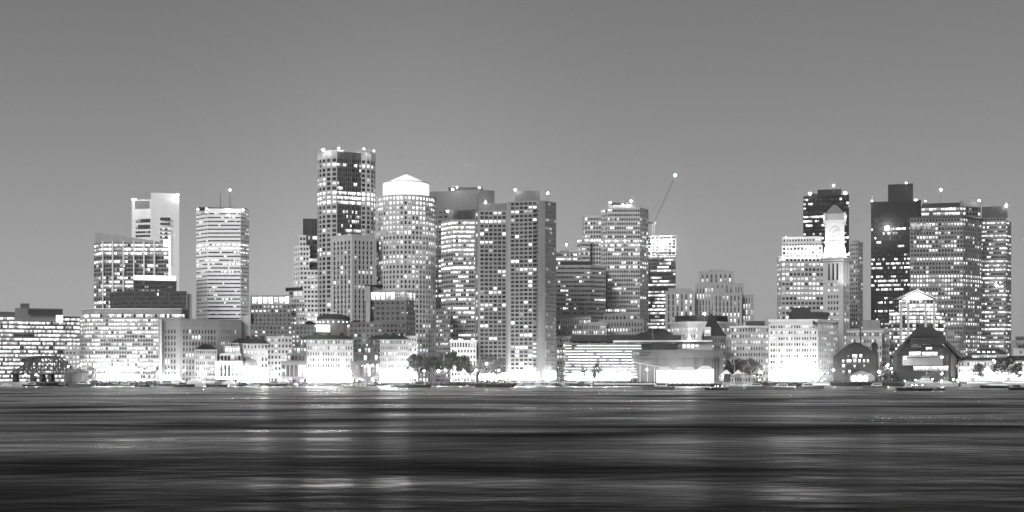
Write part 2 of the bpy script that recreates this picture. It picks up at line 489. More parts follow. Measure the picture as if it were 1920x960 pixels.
b = Building('masonry_block', 'small pale masonry block squeezed beside the glass grid office', [(122, 897), (150, 897)], 20, 649, W(0.42))
b.shell([(4, .45)], 9, .5, Lit(.35, 1.6), rec=.25, side=(3.5, .45)); b.done()

# glass grid office with rounded end
b = Building('glass_office', 'wide glass grid office with a slim white eave and curved corner behind the quay lamps', [(149, 897), (160, 888), (178, 885), (298, 886)], 38, 597, W(0.34), 'office')
li = Lit(.6, 2.0, run=.5, wild=.15)
b.shell([(5, .62), (6, .66), (24, .74)], 7.6, .6, li, side=(3.4, .7), rec=.22, cap=False)
up = plan([(154, 899), (178, 888), (340, 890), (352, 897)], 30)
b.shell([(6, .8), (36, .8), (4, .7)], 7.0, .6, Lit(.65, 2.0), z0=Z(597, 886) + .05, z1=Z(582, 886), poly=up, rec=.2, blank=5, side=None)
b.glow_row(182, 296, 703, 711, 883.5, 30, 9); b.glow_row(182, 296, 691, 694, 883.5, 34, 6)
mb = MB(); o = inset(up, -0.9); mb.prism(o, Z(582, 886) + 1, Z(580, 886) + .8, WHITE, bottom=True); mb.build('eave', b.root)
b.done(690)

# pale stone office left of the long wharf hotel
b = Building('brick_block', 'plain brick block with narrow paired windows and a blank end wall, near the white yachts', [(300, 880), (338, 877), (409, 884), (453, 891)], 26, 600, W(0.22))
b.shell([(4, .55, .2), (11, .5, .05), (8, .28, .1)], 11, .62, Lit(.10, 1.8), blank=16, rec=.3, side=(4.0, .4))
b.glow_row(303, 337, 704, 713, 875.5, 6, 7)
b.part('corner_pier', 299, 303, 598, 716, W(0.5), D=876, dep=3)
b.done(690)

# dark block with a lit crown
b = Building('dark_office', 'dark office slab with a blazing white crown, stepped behind the glass grid office', [(206, 975), (238, 962), (350, 962)], 40, 548, W(0.09), 'office')
b.shell([(9, .6), (26, .62)], 8, .55, Lit(.03, 2.2, wild=.02), rec=.25, side=(4, .6))
poly = plan([(250, 966), (331, 966)], 25)
b.shell([(20, .6)], 8, .5, Lit(.15, .7), z0=b.z1, z1=Z(528, 966), poly=poly, side=(4, .6), rec=.25)
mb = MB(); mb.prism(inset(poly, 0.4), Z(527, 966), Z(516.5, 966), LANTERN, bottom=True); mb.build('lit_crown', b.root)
mb = MB(); mb.prism(front(351, 360, 965, 12), GZ, Z(551, 965), W(0.4), bottom=True); mb.build('stair_tower', b.root)
b.done(600)

# glass tower with sloping screen
b = Building('glass_tower', 'glass tower with white vertical fins and a sloping rooftop screen', [(176, 1022), (193, 1010), (318, 1012)], 42, 456, W(0.26), 'tower')
b.shell([(4, .85), (24, .88)], 7.6, .62, Lit(.55, 1.8, run=.45, bands=((455, 480, .95, 2.2), (560, 568, .9, 2.2))), rec=.2, side=(3.5, .85))
mb = MB()
pa, pb, pc = (X(177, 1021), 1021), (X(193, 1009.7), 1009.7), (X(318, 1011.7), 1011.7)
zt = [Z(434, 1015), Z(437, 1010), Z(455, 1012)]
for (p, q, za, zb_) in ((pa, pb, zt[0], zt[1]), (pb, pc, zt[1], zt[2])):
    N = 3 if p is pa else 17
    for k in range(N):
        t0, t1 = k / N, (k + .9) / N
        P = lambda t, e: (p[0] + (q[0] - p[0]) * t, p[1] + (q[1] - p[1]) * t + e)
        h0, h1 = za + (zb_ - za) * t0, za + (zb_ - za) * t1
        mb.loft([P(t0, 0), P(t1, 0), P(t1, .5), P(t0, .5)], b.z1 + 1, [P(t0, 0), P(t1, 0), P(t1, .5), P(t0, .5)], (h0 + h1) / 2 - .2, W(0.38), True)
mb.build('roof_screen', b.root)
for px in (193.5, 212, 232, 251.5, 270.5, 290):
    mb = MB(); x = X(px, 1010); mb.box(x - .45, x + .45, 1008.6, 1010.4, GZ, Z(452, 1010), WHITE); mb.build('fin', b.root)
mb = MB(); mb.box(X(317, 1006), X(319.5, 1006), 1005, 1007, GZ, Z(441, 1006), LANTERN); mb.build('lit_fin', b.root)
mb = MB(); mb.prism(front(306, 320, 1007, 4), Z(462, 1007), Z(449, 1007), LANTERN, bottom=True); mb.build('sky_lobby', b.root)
b.done(580)

# tall pale tower of two slabs
b = Building('stone_tower', 'tall pale twin slab tower with few openings, rising behind the finned glass tower', [(283, 1150), (336, 1150)], 45, 364, W(0.85, var=.06), 'tower')
wl_, wr_ = X(283, 1150), X(336, 1150)
b.shell([None], 8, .5, Lit(0, 0), side=None)
mb = MB()
for k, (ya, yb) in enumerate(((408, 413.5), (418, 421.5), (428.5, 432), (436, 439), (443, 447), (451, 454), (459, 462), (467, 470), (475, 478), (483, 486), (491, 494))):
    mb = MB(); x0, x1 = X(299, 1149.6), X(320, 1149.6); z0, z1 = Z(yb, 1149.6), Z(ya, 1149.6)
    y = b.poly[0][1] * .6 + b.poly[1][1] * .4 - .5
    for q in range(4):
        xa, xb = x0 + (x1 - x0) * q / 4, x0 + (x1 - x0) * (q + .92) / 4
        mb.face([(xa, y, z0), (xb, y, z0), (xb, y, z1), (xa, y, z1)], GLASS, .9 if k in (2, 3, 4) and q % 2 else 0.02, .1, [(0, 0), (1, 0), (1, 1), (0, 1)])
    mb.build('window_band', b.root)
wing = plan([(247, 1160), (284, 1156)], 35)
b.w.prism(wing, GZ, Z(374, 1156), W(0.80, var=.06), top=GREYROOF)
wa, wb = wing[0], wing[1]
def wing_strip(name, t0, t1, ya, yb, mat=None):
    m_ = MB(); P = lambda t: (wa[0] + (wb[0] - wa[0]) * t, wa[1] + (wb[1] - wa[1]) * t - .15)
    n_ = 1 if mat else 6
    for q in range(n_):
        p, r = P(t0 + (t1 - t0) * q / n_), P(t0 + (t1 - t0) * (q + .93) / n_)
        m_.face([(p[0], p[1], Z(yb, 1156)), (r[0], r[1], Z(yb, 1156)), (r[0], r[1], Z(ya, 1156)), (p[0], p[1], Z(ya, 1156))], mat or GLASS, rng.choice((.02, .05, .5)), rng.random(), [(0, 0), (1, 0), (1, 1), (0, 1)])
    m_.build(name, b.root)
wing_strip('louvre', .17, .97, 376, 391, W(.22))
for ya, yb in ((410, 417), (421, 429), (433, 437), (440, 444)): wing_strip('window_band', .2, .95, ya, yb)
for px, py in ((249, 374), (253, 374), (285, 366), (333, 366)): b.beacon(px, py, 1.3, D=1148)
for k in range(9): b.mast(253 + k * 4 + (k > 6) * 25, 363 - rng.uniform(0, 4), 378, .2, D=1165)
flood((X(300, 1050), 1050, 90), (X(312, 1150), 1150, 140), 110000, 70)  # added spot without a fixture, brightens the pale slabs
b.done(530)

# ribbon tower with chamfered corners
b = Building('ribbon_tower', 'pale tower of thin dark ribbon windows with two antenna masts on its roof', [(368, 1092), (389, 1080), (451, 1080), (467, 1089)], 36, 393, W(0.78, var=.06), 'tower')
b.shell([(8, .985), (24, .99), (7, .985)], 7.25, .34, Lit(.08, 1.8, wild=.08, bands=((454, 462, .95, 2.4), (463, 470, .8, 2.4), (471, 476, .5, 2), (487, 492, .6, 1.8), (556, 563, .5, 1.8))), 'band', rec=.5, proud=False, side=(3.0, .98), blank=4)
b.part('plant_room', 372, 463, 389.5, 394, DARKROOF, D=1084, dep=24)
for px, top in ((413, 352), (431, 358)): b.mast(px, top, 391, .55, D=1094)
b.beacon(431, 356, 1.5, D=1094, mast=False)
for px, py in ((371, 392), (387, 391), (456, 393), (427, 396)): b.beacon(px, py, .9, D=1078)
flood((X(400, 980), 985, 40), (X(415, 1080), 1080, 100), 130000, 90)  # spot added in mid-air to lift the ribbon tower's brightness
for k in range(8): b.mast(392 + k * 7, 386 - rng.uniform(0, 3), 391, .18, D=1096)
b.done(600)

# stepped pale tower
b = Building('stepped_tower', 'white terraced tower stepping up towards the tallest round tower, dark glass block above', [(550, 1036), (562, 1024), (597, 1024)], 30, 462, W(0.75, var=.08), 'tower')
li = Lit(.28, 1.8, bands=((440, 470, .4, 2),))
b.shell([(3, .5), (5, .62)], 8.6, .5, li, z1=Z(508, 1024), side=(4, .6))
b.shell([(3, .5), (3, .62)], 8.6, .5, li, z0=Z(508, 1024), z1=Z(462, 1024), poly=plan([(551, 1036), (562, 1025), (580, 1025)], 26), side=(4, .6))
b.shell([(2, .62)], 9, .5, li, z0=Z(462, 1024), z1=Z(442, 1024), poly=plan([(561, 1027), (574, 1027)], 22), side=(4, .6))
b.shell([(6, .9)], 9, .8, Lit(.45, 1.8), z0=Z(508, 1024), z1=Z(442, 1030), poly=plan([(572, 1030), (600, 1030)], 20), wall=W(.12), side=None)
mb = MB(); mb.prism(front(568, 600, 1034, 20), Z(442, 1034), Z(410, 1034), W(.07), bottom=True)
for k in range(6): mb.prism(front(569 + k * 5, 570 + k * 5, 1033.5, .5), Z(441, 1034), Z(411, 1034), W(.18), bottom=True)
mb.build('glass_block', b.root)
b.done(590)

def arc(cpx, rpx, D, a0, a1, n):
    c = (X(cpx, D), D); r = rpx * D / F
    return [(c[0] + r * math.cos(R(a0 + (a1 - a0) * k / n)), c[1] + r * math.sin(R(a0 + (a1 - a0) * k / n))) for k in range(n + 1)]

# tallest tower: two rounded stone shoulders with a glass cleft
D = 1010
pl = arc(640, 44.5, D, 180, 268, 6)
yl = pl[-1][1]
cle = [(X(667, D), yl + 5.5), (X(680, D), yl + 1.0)]
pr = arc(679, 25, D, 272, 360, 4)
poly = pl + [cle[0]] + [pr[0]] + pr[1:] + [(pr[-1][0] * (D + 30) / D - 1, D + 30), (pl[0][0] * (D + 30) / D + 1, D + 30)]
b = Building('round_tower', 'tallest tower, rounded stone shoulders either side of a dark glass cleft', [(596, D), (703, D)], 30, 282, W(0.46), 'tower', Dz=990)
li = Lit(.16, 1.7, wild=.1, bands=((318, 322, .5, 1.8), (355, 383, .98, 3.2), (336, 341, .45, 2.0), (398, 403, .5, 2), (404, 412, .55, 2), (285, 300, .02, 1)))
CL = W(.11)
sp = [(1, .66)] * 6 + [(9, .8, 0, CL), (4, .8, 0, CL)] + [(1, .6)] * 4
b.shell(sp, 8.85, .66, li, poly=poly, side=(4, .6), rec=.35, parapet=.6, blank=13)
mb = MB()                      # glazing bars over the cleft
for (p, q, n_) in ((pl[-1], cle[0], 8), (cle[0], pr[0], 4)):
    for k in range(n_ + 1):
        x = p[0] + (q[0] - p[0]) * k / n_; y = p[1] + (q[1] - p[1]) * k / n_ - .25
        mb.box(x - .09, x + .09, y - .1, y + .1, Z(440, 990), b.z1 - .3, STEEL)
mb.build('glazing_bars', b.root)
def wall_wash(cpx, rpx, D_, angs, y0, y1, ref, power):
    for a_ in angs:
        c = (X(cpx, D_), D_); r = rpx * D_ / F; u = (math.cos(R(a_)), math.sin(R(a_)))
        flood((c[0] + u[0] * (r + .9), c[1] + u[1] * (r + .9), Z(y0, ref)), (c[0] + u[0] * r, c[1] + u[1] * r, Z(y1, ref)), power, 44, size=.15)
wall_wash(640, 44.5, 1010, (187, 200, 214, 230, 248), 298, 289, 990, 700)
wall_wash(679, 25, 1010, (296, 318, 340), 298, 289, 990, 700)
for px, py in ((635, 278), (682, 279), (606, 281), (701, 283)): b.beacon(px, py, 1.1, D=990)
for k in range(7): b.mast(603 + k * 4, 277 - rng.uniform(0, 3), 283, .2, D=1008)
b.done(600)

b = Building('stone_office', 'square stone office with small notched windows, set before the tallest round tower', [(622, 980), (660, 966), (703, 976)], 28, 441, W(0.48), 'office')
b.shell([(5, .5, .04), (5, .45, .06)], 9.1, .58, Lit(.06, 1.7, bands=((497, 501, .5, 2), (524, 529, .45, 2), (549, 554, .5, 2))), blank=9, rec=.4, side=(5, .4))
mb = MB()
fa = b.poly
for (p, q, nc, m) in ((fa[0], fa[1], 5, .04), (fa[1], fa[2], 5, .06)):       # pointed hoods over the windows
    dx, dy = q[0] - p[0], q[1] - p[1]; L = math.hypot(dx, dy); nx_, ny_ = dy / L, -dx / L
    for j in range(19):
        zc = b.z1 - (9 + 9.1 * (j + .5)) * b.D / F
        if zc < 40: break
        for k in range(nc):
            t = m + (1 - 2 * m) * (k + .5) / nc; cx, cy = p[0] + dx * t + nx_ * .25, p[1] + dy * t + ny_ * .25
            ux, uy = dx / L, dy / L
            mb.loft([(cx - ux * .6, cy - uy * .6), (cx + ux * .6, cy + uy * .6), (cx + ux * .6 - nx_ * .2, cy + uy * .6 - ny_ * .2), (cx - ux * .6 - nx_ * .2, cy - uy * .6 - ny_ * .2)], zc + .9,
                    [(cx - ux * .1, cy - uy * .1), (cx + ux * .1, cy + uy * .1), (cx + ux * .1 - nx_ * .2, cy + uy * .1 - ny_ * .2), (cx - ux * .1 - nx_ * .2, cy - uy * .1 - ny_ * .2)], zc + 1.75, W(.05))
mb.build('window_hood', b.root)
b.done(590)

# round tower with the lantern
D = 1000
poly = arc(761.5, 56, D, 180, 360, 12); poly += [(poly[-1][0] * (D + 24) / D - 1, D + 24), (poly[0][0] * (D + 24) / D + 1, D + 24)]
b = Building('lantern_tower', 'round stone tower crowned by a glowing white drum and cone', [(706, D), (817, D)], 24, 367, W(0.52), 'tower', Dz=978)
li = Lit(.22, 1.8, wild=.1, bands=((368, 376, .9, 3), (377, 396, .9, 2.6), (397, 440, .62, 2.2), (446, 452, .8, 2.4), (455, 461, .5, 1.8), (500, 505, .35, 1.8)))
b.shell([(2, .5)] * 12, 9.2, .6, li, poly=poly, side=(4, .5), rec=.35, parapet=1.0)
for k in (14, 22, 30):                       # string courses
    mb = MB(); z = b.z1 - k * 9.2 * b.D / F; mb.prism(inset(poly, -.25), z - .5, z + .5, W(.5), bottom=True); mb.build('string_course', b.root)
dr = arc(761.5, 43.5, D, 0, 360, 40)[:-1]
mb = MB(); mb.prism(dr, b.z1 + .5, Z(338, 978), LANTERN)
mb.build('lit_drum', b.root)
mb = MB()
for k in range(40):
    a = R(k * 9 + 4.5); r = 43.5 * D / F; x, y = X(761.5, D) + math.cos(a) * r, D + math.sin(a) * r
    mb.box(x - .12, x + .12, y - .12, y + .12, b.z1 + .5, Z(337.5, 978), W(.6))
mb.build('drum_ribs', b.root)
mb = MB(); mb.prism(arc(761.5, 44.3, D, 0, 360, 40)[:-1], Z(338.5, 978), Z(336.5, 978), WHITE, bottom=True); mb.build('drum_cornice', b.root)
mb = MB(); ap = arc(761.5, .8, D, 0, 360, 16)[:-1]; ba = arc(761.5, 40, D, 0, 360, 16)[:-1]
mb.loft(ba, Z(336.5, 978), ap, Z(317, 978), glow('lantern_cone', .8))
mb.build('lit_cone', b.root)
mb = MB()
for k in range(16): mb.tube((ba[k][0], ba[k][1], Z(336.4, 978)), (ap[k][0], ap[k][1], Z(316.8, 978)), .16, STEEL, 4)
mb.build('cone_ribs', b.root)
mb = MB(); mb.tube((X(761.5, D), D, Z(317.2, 978)), (X(761.5, D), D, Z(314.5, 978)), .7, W(.3), 8, .3); mb.build('finial', b.root)
wall_wash(761.5, 56, 1000, (190, 213, 236, 261), 379, 371, 978, 600)
b.done(650)

# dark block behind
b = Building('stepped_office', 'dark flat topped office with beacons, looming behind the lantern tower', [(800, 1165), (893, 1150), (927, 1158)], 40, 357, W(0.20), 'office')
b.shell([(9, .7), (3, .7)], 9.4, .45, Lit(.30, 2.0), blank=33, side=(5, .6))
b.part('roof_house', 840, 905, 351, 358, W(.12), D=1162)
for px, py in ((857, 351), (849, 355), (899, 352), (910, 380)): b.beacon(px, py, 1.3, D=1146)
b.done(600)

# lit tower with chamfer
b = Building('bright_tower', 'busy lit tower with one blazing floor at mid height and a dark top box', [(827, 975), (849, 962), (894, 962)], 34, 414, W(0.33), 'tower')
b.shell([(5, .8), (9, .84)], 8.4, .5, Lit(.42, 1.8, bands=((416, 470, .94, 2.8), (496, 506, 1.0, 4.5), (560, 568, .95, 2.6), (620, 650, .6, 1.8))), rec=.25, side=(4, .7))
b.part('plant_room', 840, 893, 394, 414, W(.13), D=966, dep=24)
for px in (858, 876): b.part('louvre_panel', px - 8, px + 8, 396, 411, W(.07), D=965.4, dep=1)
b.beacon(839, 396, 1.3, D=962)
b.done(640)

b = Building('narrow_block', 'narrow dim block standing at the foot of the lantern tower', [(817, 936), (844, 936)], 22, 582, W(0.2))
b.shell([(7, .6)], 8.5, .5, Lit(.3, 1.4), side=(3.5, .5)); b.done(660)
b = Building('arcade_block', 'pale stone block with an arched top floor behind the lit trees', [(845, 892), (893, 892)], 20, 641, W(0.55))
b.shell([(8, .5)], 11, .5, Lit(.12, 1.2), z1=Z(653, 892), side=(4, .5), cap=False)
b.shell([(9, .6)], 11, .72, Lit(.3, .8), z0=Z(653, 892) + .05, side=(4, .5))
mb = MB(); mb.prism(inset(b.poly, -.7), b.z1 + .2, b.z1 + 1.3, W(.6), bottom=True); mb.build('cornice', b.root)
b.done()

# twin harbour towers
b = Building('apartment_tower', 'concrete apartment slab with square windows, lower one of the paired harbour slabs', [(890, 928), (897, 913), (952, 913)], 30, 396, W(0.29), 'tower')
b.shell([(1, .4), (6, .72, .03)], 7.85, .62, Lit(.22, 2.4, wild=.1), rec=.5, side=(5, .6), parapet=.5, roof=W(.3))
b.glow_row(899, 950, 700, 712, 911.8, 7, 5)
b.part('roof_house', 897, 951, 381, 397, W(.22), D=919, dep=18)
b.beacon(911, 379, 1.4, D=914)
b.done(700)
b = Building('apartment_tower', 'tallest concrete apartment slab on the wharf with a blank corner and lit fine side grid', [(952, 899), (1011, 893), (1022, 895), (1043, 905)], 28, 377, W(0.29), 'tower')
b.shell([(6, .76, .07), None, (8, .52, .03)], 7.75, .62, Lit(.16, 2.4, wild=.09), rec=.5, parapet=.5, side=(5, .6), roof=W(.3))
b.part('roof_house', 965, 1012, 358, 378, W(.2), D=902, dep=18)
b.glow_row(957, 1004, 696, 712, 890.5, 6, 9); b.glow_row(1023, 1042, 696, 712, 893.0, 8, 6)
for px, py in ((966, 356), (1027, 362)): b.beacon(px, py, 1.5, D=899)
mb = MB()
for k in range(41):
    z = Z(384 + k * 7.75, 896); x0, x1 = X(1000, 891), X(1007, 891)
    mb.box(x0, x1, 891.2, 893.9, z - 1.3, z - .2, W(.2))
tag(mb.build('balcony', b.root), kind='stuff')
b.done(700)
b = Building('ribbon_office', 'mid height office with long rows of windows, close against the tallest apartment slab', [(1040, 1002), (1106, 1002), (1136, 1010)], 32, 499, W(0.48), 'office')
b.shell([(13, .82), (7, .8)], 8.4, .42, Lit(.2, 1.7), rec=.3, side=(4, .7))
b.part('roof_house', 1050, 1110, 490, 500, W(.06), D=1006)
b.done(600)
b = Building('low_office', 'small lit block with a beacon mast showing over the ribbon office roof', [(1042, 1210), (1083, 1210)], 25, 474, W(0.3))
b.shell([(10, .8)], 8, .5, Lit(.7, 1.8), side=(4, .7)); b.mast(1062, 459, 474, .4, D=1214); b.beacon(1062, 459, 1.7, D=1212, mast=False); b.part('roof_house', 1050, 1066, 470, 475, W(.2), D=1216); b.done(500)

b = Building('shouldered_tower', 'broad stepped tower with a bright belt of lights two thirds up', [(1126, 1046), (1139, 1038), (1200, 1038), (1216, 1050)], 36, 391, W(0.50), 'tower')
belt = ((446, 456, .9, 3.2), (493, 499, .9, 2.0), (500, 508, .6, 1.8), (424, 431, .3, 2))
b.shell([(3, .62), (14, .68), (4, .55)], 8.25, .55, Lit(.24, 1.8, bands=belt), rec=.35, side=(4, .6))
b.shell([(3, .62), (6, .66)], 8.25, .55, Lit(.15, 1.8, bands=belt), poly=plan([(1091, 1054), (1096, 1046), (1128, 1044)], 26), z0=GZ, z1=Z(407, 1046), rec=.3, side=(4, .6))
b.shell([(3, .8), (5, .8)], 8.25, .5, Lit(.2, 1.8, bands=belt), poly=plan([(1082, 1046), (1091, 1038), (1106, 1038)], 14), z0=GZ, z1=Z(447, 1038), rec=.3, side=(4, .6))
b.part('crown', 1140, 1192, 384, 392, W(.3), D=1043, dep=22)
b.part('roof_house', 1143, 1163, 380, 386, DARKROOF, D=1046, dep=14)
b.part('roof_house', 1163, 1189, 376, 386, W(.12), D=1045, dep=14)
for px, py in ((1144, 380), (1183, 377), (1168, 385), (1178, 385)): b.beacon(px, py, 1.3, D=1040)
b.done(600)

b = Building('ribbon_tower', 'dark tower still being built, floodlit open top floors under the crane', [(1206, 1108), (1267, 1108)], 34, 478, W(0.10), 'tower')
b.shell([(14, .9)], 6.6, .55, Lit(.55, 1.9, run=.7), rec=.25, side=(4, .9), cap=False)
mb = MB(); po = b.poly
for k in range(7):
    z = b.z1 + k * 2.7; mb.prism(inset(po, -.2 - .01 * k), z, z + .4, W(.55), bottom=True)
    for q in range(9):
        t = q / 8; x = po[0][0] + (po[1][0] - po[0][0]) * t; y = po[0][1] + (po[1][1] - po[0][1]) * t + .8
        if k < 6: mb.box(x - .35, x + .35, y, y + .7, z + .4, z + 2.7, W(.55))
mb.build('open_floors', b.root)
mb = MB(); mb.prism(inset(po, 6), b.z1 + .5, b.z1 + 16, W(.6)); mb.build('core', b.root)
for px, k in ((1219, 1), (1227, 4), (1238, 2), (1247, 3), (1257, 4), (1262, 1)):
    p = (X(px, 1106), 1105.5, b.z1 + k * 2.7 + 1.5); m2 = MB(); m2.ball(p, .6, lamp_mat(600)); m2.build('work_light', b.root)
b.done(610)

cr = thing('tower_crane', 'lattice tower crane with a raised jib and lamp at its tip, on the unfinished tower', 'crane', (X(1224, 1112), 1112, Z(450, 1112)))
def lattice(mb, a, c, w, n_, mat, w2=None):
    a, c = Vector(a), Vector(c); d = (c - a); u = Vector((0, 1, 0)); v = d.cross(u).normalized(); w2 = w2 or w
    pts = []
    for k in range(n_ + 1):
        t = k / n_; ww = w + (w2 - w) * t; p = a + d * t
        pts.append([p + u * sx * ww + v * sy * ww for sx, sy in ((-1, -1), (1, -1), (1, 1), (-1, 1))])
    for k in range(n_):
        for q in range(4):
            mb.tube(pts[k][q], pts[k + 1][q], .17, mat, 4)
            mb.tube(pts[k][q], pts[k + 1][(q + 1) % 4], .1, mat, 4)
D = 1112; A = (X(1225, D), D, Z(444, D)); Bp = (X(1225.5, D), D, Z(416, D)); T = (X(1266, D), D, Z(331, D)); C0 = (X(1226, D), D, Z(418, D)); K = (X(1219, D), D, Z(402, D))
mb = MB(); lattice(mb, (A[0], D, Z(478, D)), Bp, .9, 16, WHITE); mb.build('mast', cr)
mb = MB(); lattice(mb, C0, T, .75, 26, STEEL, .4); mb.build('jib', cr)
mb = MB(); mb.tube(K, T, .16, STEEL, 4); mb.tube(Bp, K, .25, STEEL, 4); mb.tube(K, (X(1216, D), D, Z(415, D)), .15, STEEL, 4); mb.build('stay', cr)
mb = MB(); mb.box(X(1215, D), X(1226, D), D - .9, D + .9, Z(419, D), Z(416.5, D), DARKSTEEL); mb.build('counter_jib', cr)
mb = MB(); mb.box(X(1226.5, D), X(1230, D), D - 1.2, D + .6, Z(421, D), Z(416, D), WHITE); mb.build('cab', cr)
mb = MB(); mb.ball((T[0], D, T[2] + 1), .9, BEACON); mb.build('lamp', cr)

# old masonry blocks
for (x0, x1, top, D, alb, nc, lab) in ((1046, 1108, 596, 946, .42, 14, 'old stone block with tall lit windows and a crenellated top behind the parking garage'),
                                       (1104, 1137, 606, 938, .36, 8, 'lower old stone block tucked beside the crenellated one'),
                                       (1122, 1206, 601, 956, .30, 15, 'wide old block with a setback attic at the foot of the broad stepped tower')):
    b = Building('masonry_block', lab, [(x0, D), (x1, D)], 20, top, W(alb))
    b.shell([(nc, .45)], 10, .6, Lit(.35, 1.6), rec=.3, side=(3.5, .45), blank=3)
    mb = MB(); mb.prism(inset(b.poly, -.5), b.z1 - 1.2, b.z1 - .6, W(alb * 1.2), bottom=True); mb.build('cornice', b.root)
    if x0 == 1122:
        b.shell([(9, .6)], 9, .5, Lit(.5, 1.2), z0=b.z1, z1=Z(590, 960), poly=plan([(1132, 962), (1196, 962)], 12), side=(4, .6))
    b.done(630)

# stepped stone government tower
b = Building('setback_tower', 'art deco stone tower stepping up in tall ribbed tiers, no other like it', [(1300, 1010), (1380, 1006)], 24, 545, W(0.36, var=.12), 'tower')
tiers = [  # px0, px1, D, dep, bottom, top, columns
    (1247, 1302, 1004, 24, 716, 546, 6), (1253, 1296, 1010, 16, 546, 541, 0), (1303, 1340, 1012, 30, 716, 535, 6),
    (1337, 1391, 1000, 26, 716, 549, 7), (1386, 1414, 1008, 22, 716, 553, 5), (1306, 1378, 1018, 22, 560, 530, 8),
    (1310, 1376, 1020, 20, 530, 509, 7), (1330, 1358, 1024, 14, 509, 506, 0), (1340, 1362, 1006, 10, 549, 540, 0), (1376, 1394, 1012, 12, 549, 532, 3)]
for (x0, x1, D_, dp, yb, yt, nc) in tiers:
    po = plan([(x0, D_), (x1, D_)], dp)
    if not nc: b.shell([None], 40, .9, poly=po, z0=Z(yb, D_), z1=Z(yt, D_), side=None, parapet=.3); continue
    b.shell([(nc, .34, .03)], max(10, (yb - yt) / 3 if yb < 600 else 11), .82, Lit(.22, 1.4, run=.3), poly=po, z0=max(GZ, Z(yb, D_)), z1=Z(yt, D_), blank=5, rec=.5, side=(4.5, .34), parapet=.4)
    mb = MB(); (ax, ay), (bx, by) = po[0], po[1]
    for q in range(nc + 1):                     # buttress ribs with tapered heads
        t = .03 + .94 * q / nc; x = ax + (bx - ax) * t; y = ay + (by - ay) * t
        mb.box(x - .55, x + .55, y - .5, y + .1, max(GZ, Z(yb, D_)), Z(yt, D_) - .8, W(.42, var=.1))
    mb.build('buttress', b.root)
b.done(620)

# cornice building and small pyramid tower
b = Building('rotunda_hall', 'low hall with a deep curved lit cornice and dark attic below the art deco tower', [(1258, 965), (1290, 952), (1345, 952), (1372, 962)], 22, 604, W(0.42))
b.shell([(6, .5), (12, .5), (6, .5)], 11, .6, Lit(.35, 1.2), z1=Z(613, 952), side=(4, .5), cap=False)
p0 = b.poly
mb = MB(); mb.loft(inset(p0, .2), Z(613, 952), inset(p0, -2.2), Z(605, 952), W(.55)); mb.prism(inset(p0, -2.4), Z(605, 952) + .02, Z(603, 952), W(.5), bottom=True); mb.build('cornice', b.root)
mb = MB(); mb.prism(inset(p0, 3), Z(603, 952), Z(592, 960), DARKROOF, bottom=True); mb.build('attic', b.root)
b.beacon(1321, 588, 1.4, D=950)
b.done(650)
flood((X(1300, 940), 935, Z(625, 940)), (X(1310, 952), 952, Z(604, 950)), 9000, 110)
b = Building('masonry_block', 'long low row of dim old roofs between the garage and the pyramid roofed tower', [(1205, 958), (1262, 955)], 20, 628, W(.26))
b.shell([(12, .5)], 9, .5, Lit(.3, 1.3), side=(4, .5))
mb = MB(); po = b.poly; cxx = (po[0][0] + po[1][0]) / 2
mb.loft(inset(po, -.4), b.z1 + .9, inset(po, 6), b.z1 + 4.5, DARKROOF); mb.build('roof', b.root); b.done(640)

b = Building('pyramid_tower', 'brick tower with a steep dark pyramid roof and lit dormer behind the aquarium', [(1316, 917), (1334, 908), (1361, 913)], 16, 632, W(.15), 'tower')
b.shell([(3, .45), (5, .4)], 13, .5, Lit(.2, 1.0), rec=.3, side=(4, .4))
ap = (X(1334, 915), 918)
mb = MB(); mb.loft(inset(b.poly, -.4), b.z1 + .9, [(ap[0] + .2 * math.cos(k * 1.2566), ap[1] + .2 * math.sin(k * 1.2566)) for k in range(5)], Z(586, 915), SLATE); mb.build('roof', b.root)
mb = MB(); mb.tube((ap[0], ap[1], Z(587, 915)), (ap[0], ap[1], Z(580, 915)), .15, DARKSTEEL); mb.ball((ap[0], ap[1], Z(583, 915)), .5, DARKSTEEL); mb.build('finial', b.root)
mb = MB(); mb.prism(front(1320, 1333, 906, 5), Z(630, 906), Z(613, 906), W(.45), bottom=True); mb.build('dormer', b.root)
mb = MB()
q = front(1322.5, 1331, 905.8, 1)
mb.face([(q[0][0], q[0][1], Z(628, 906)), (q[1][0], q[1][1], Z(628, 906)), (q[1][0], q[1][1], Z(619, 906)), (q[0][0], q[0][1], Z(619, 906))], GLASS, 1.2, .2, [(0, 0), (1, 0), (1, 1), (0, 1)]); mb.build('window', b.root)
b.part('chimney', 1308, 1315.5, 607, 716, W(.4), D=909, dep=3)
b.done(690)

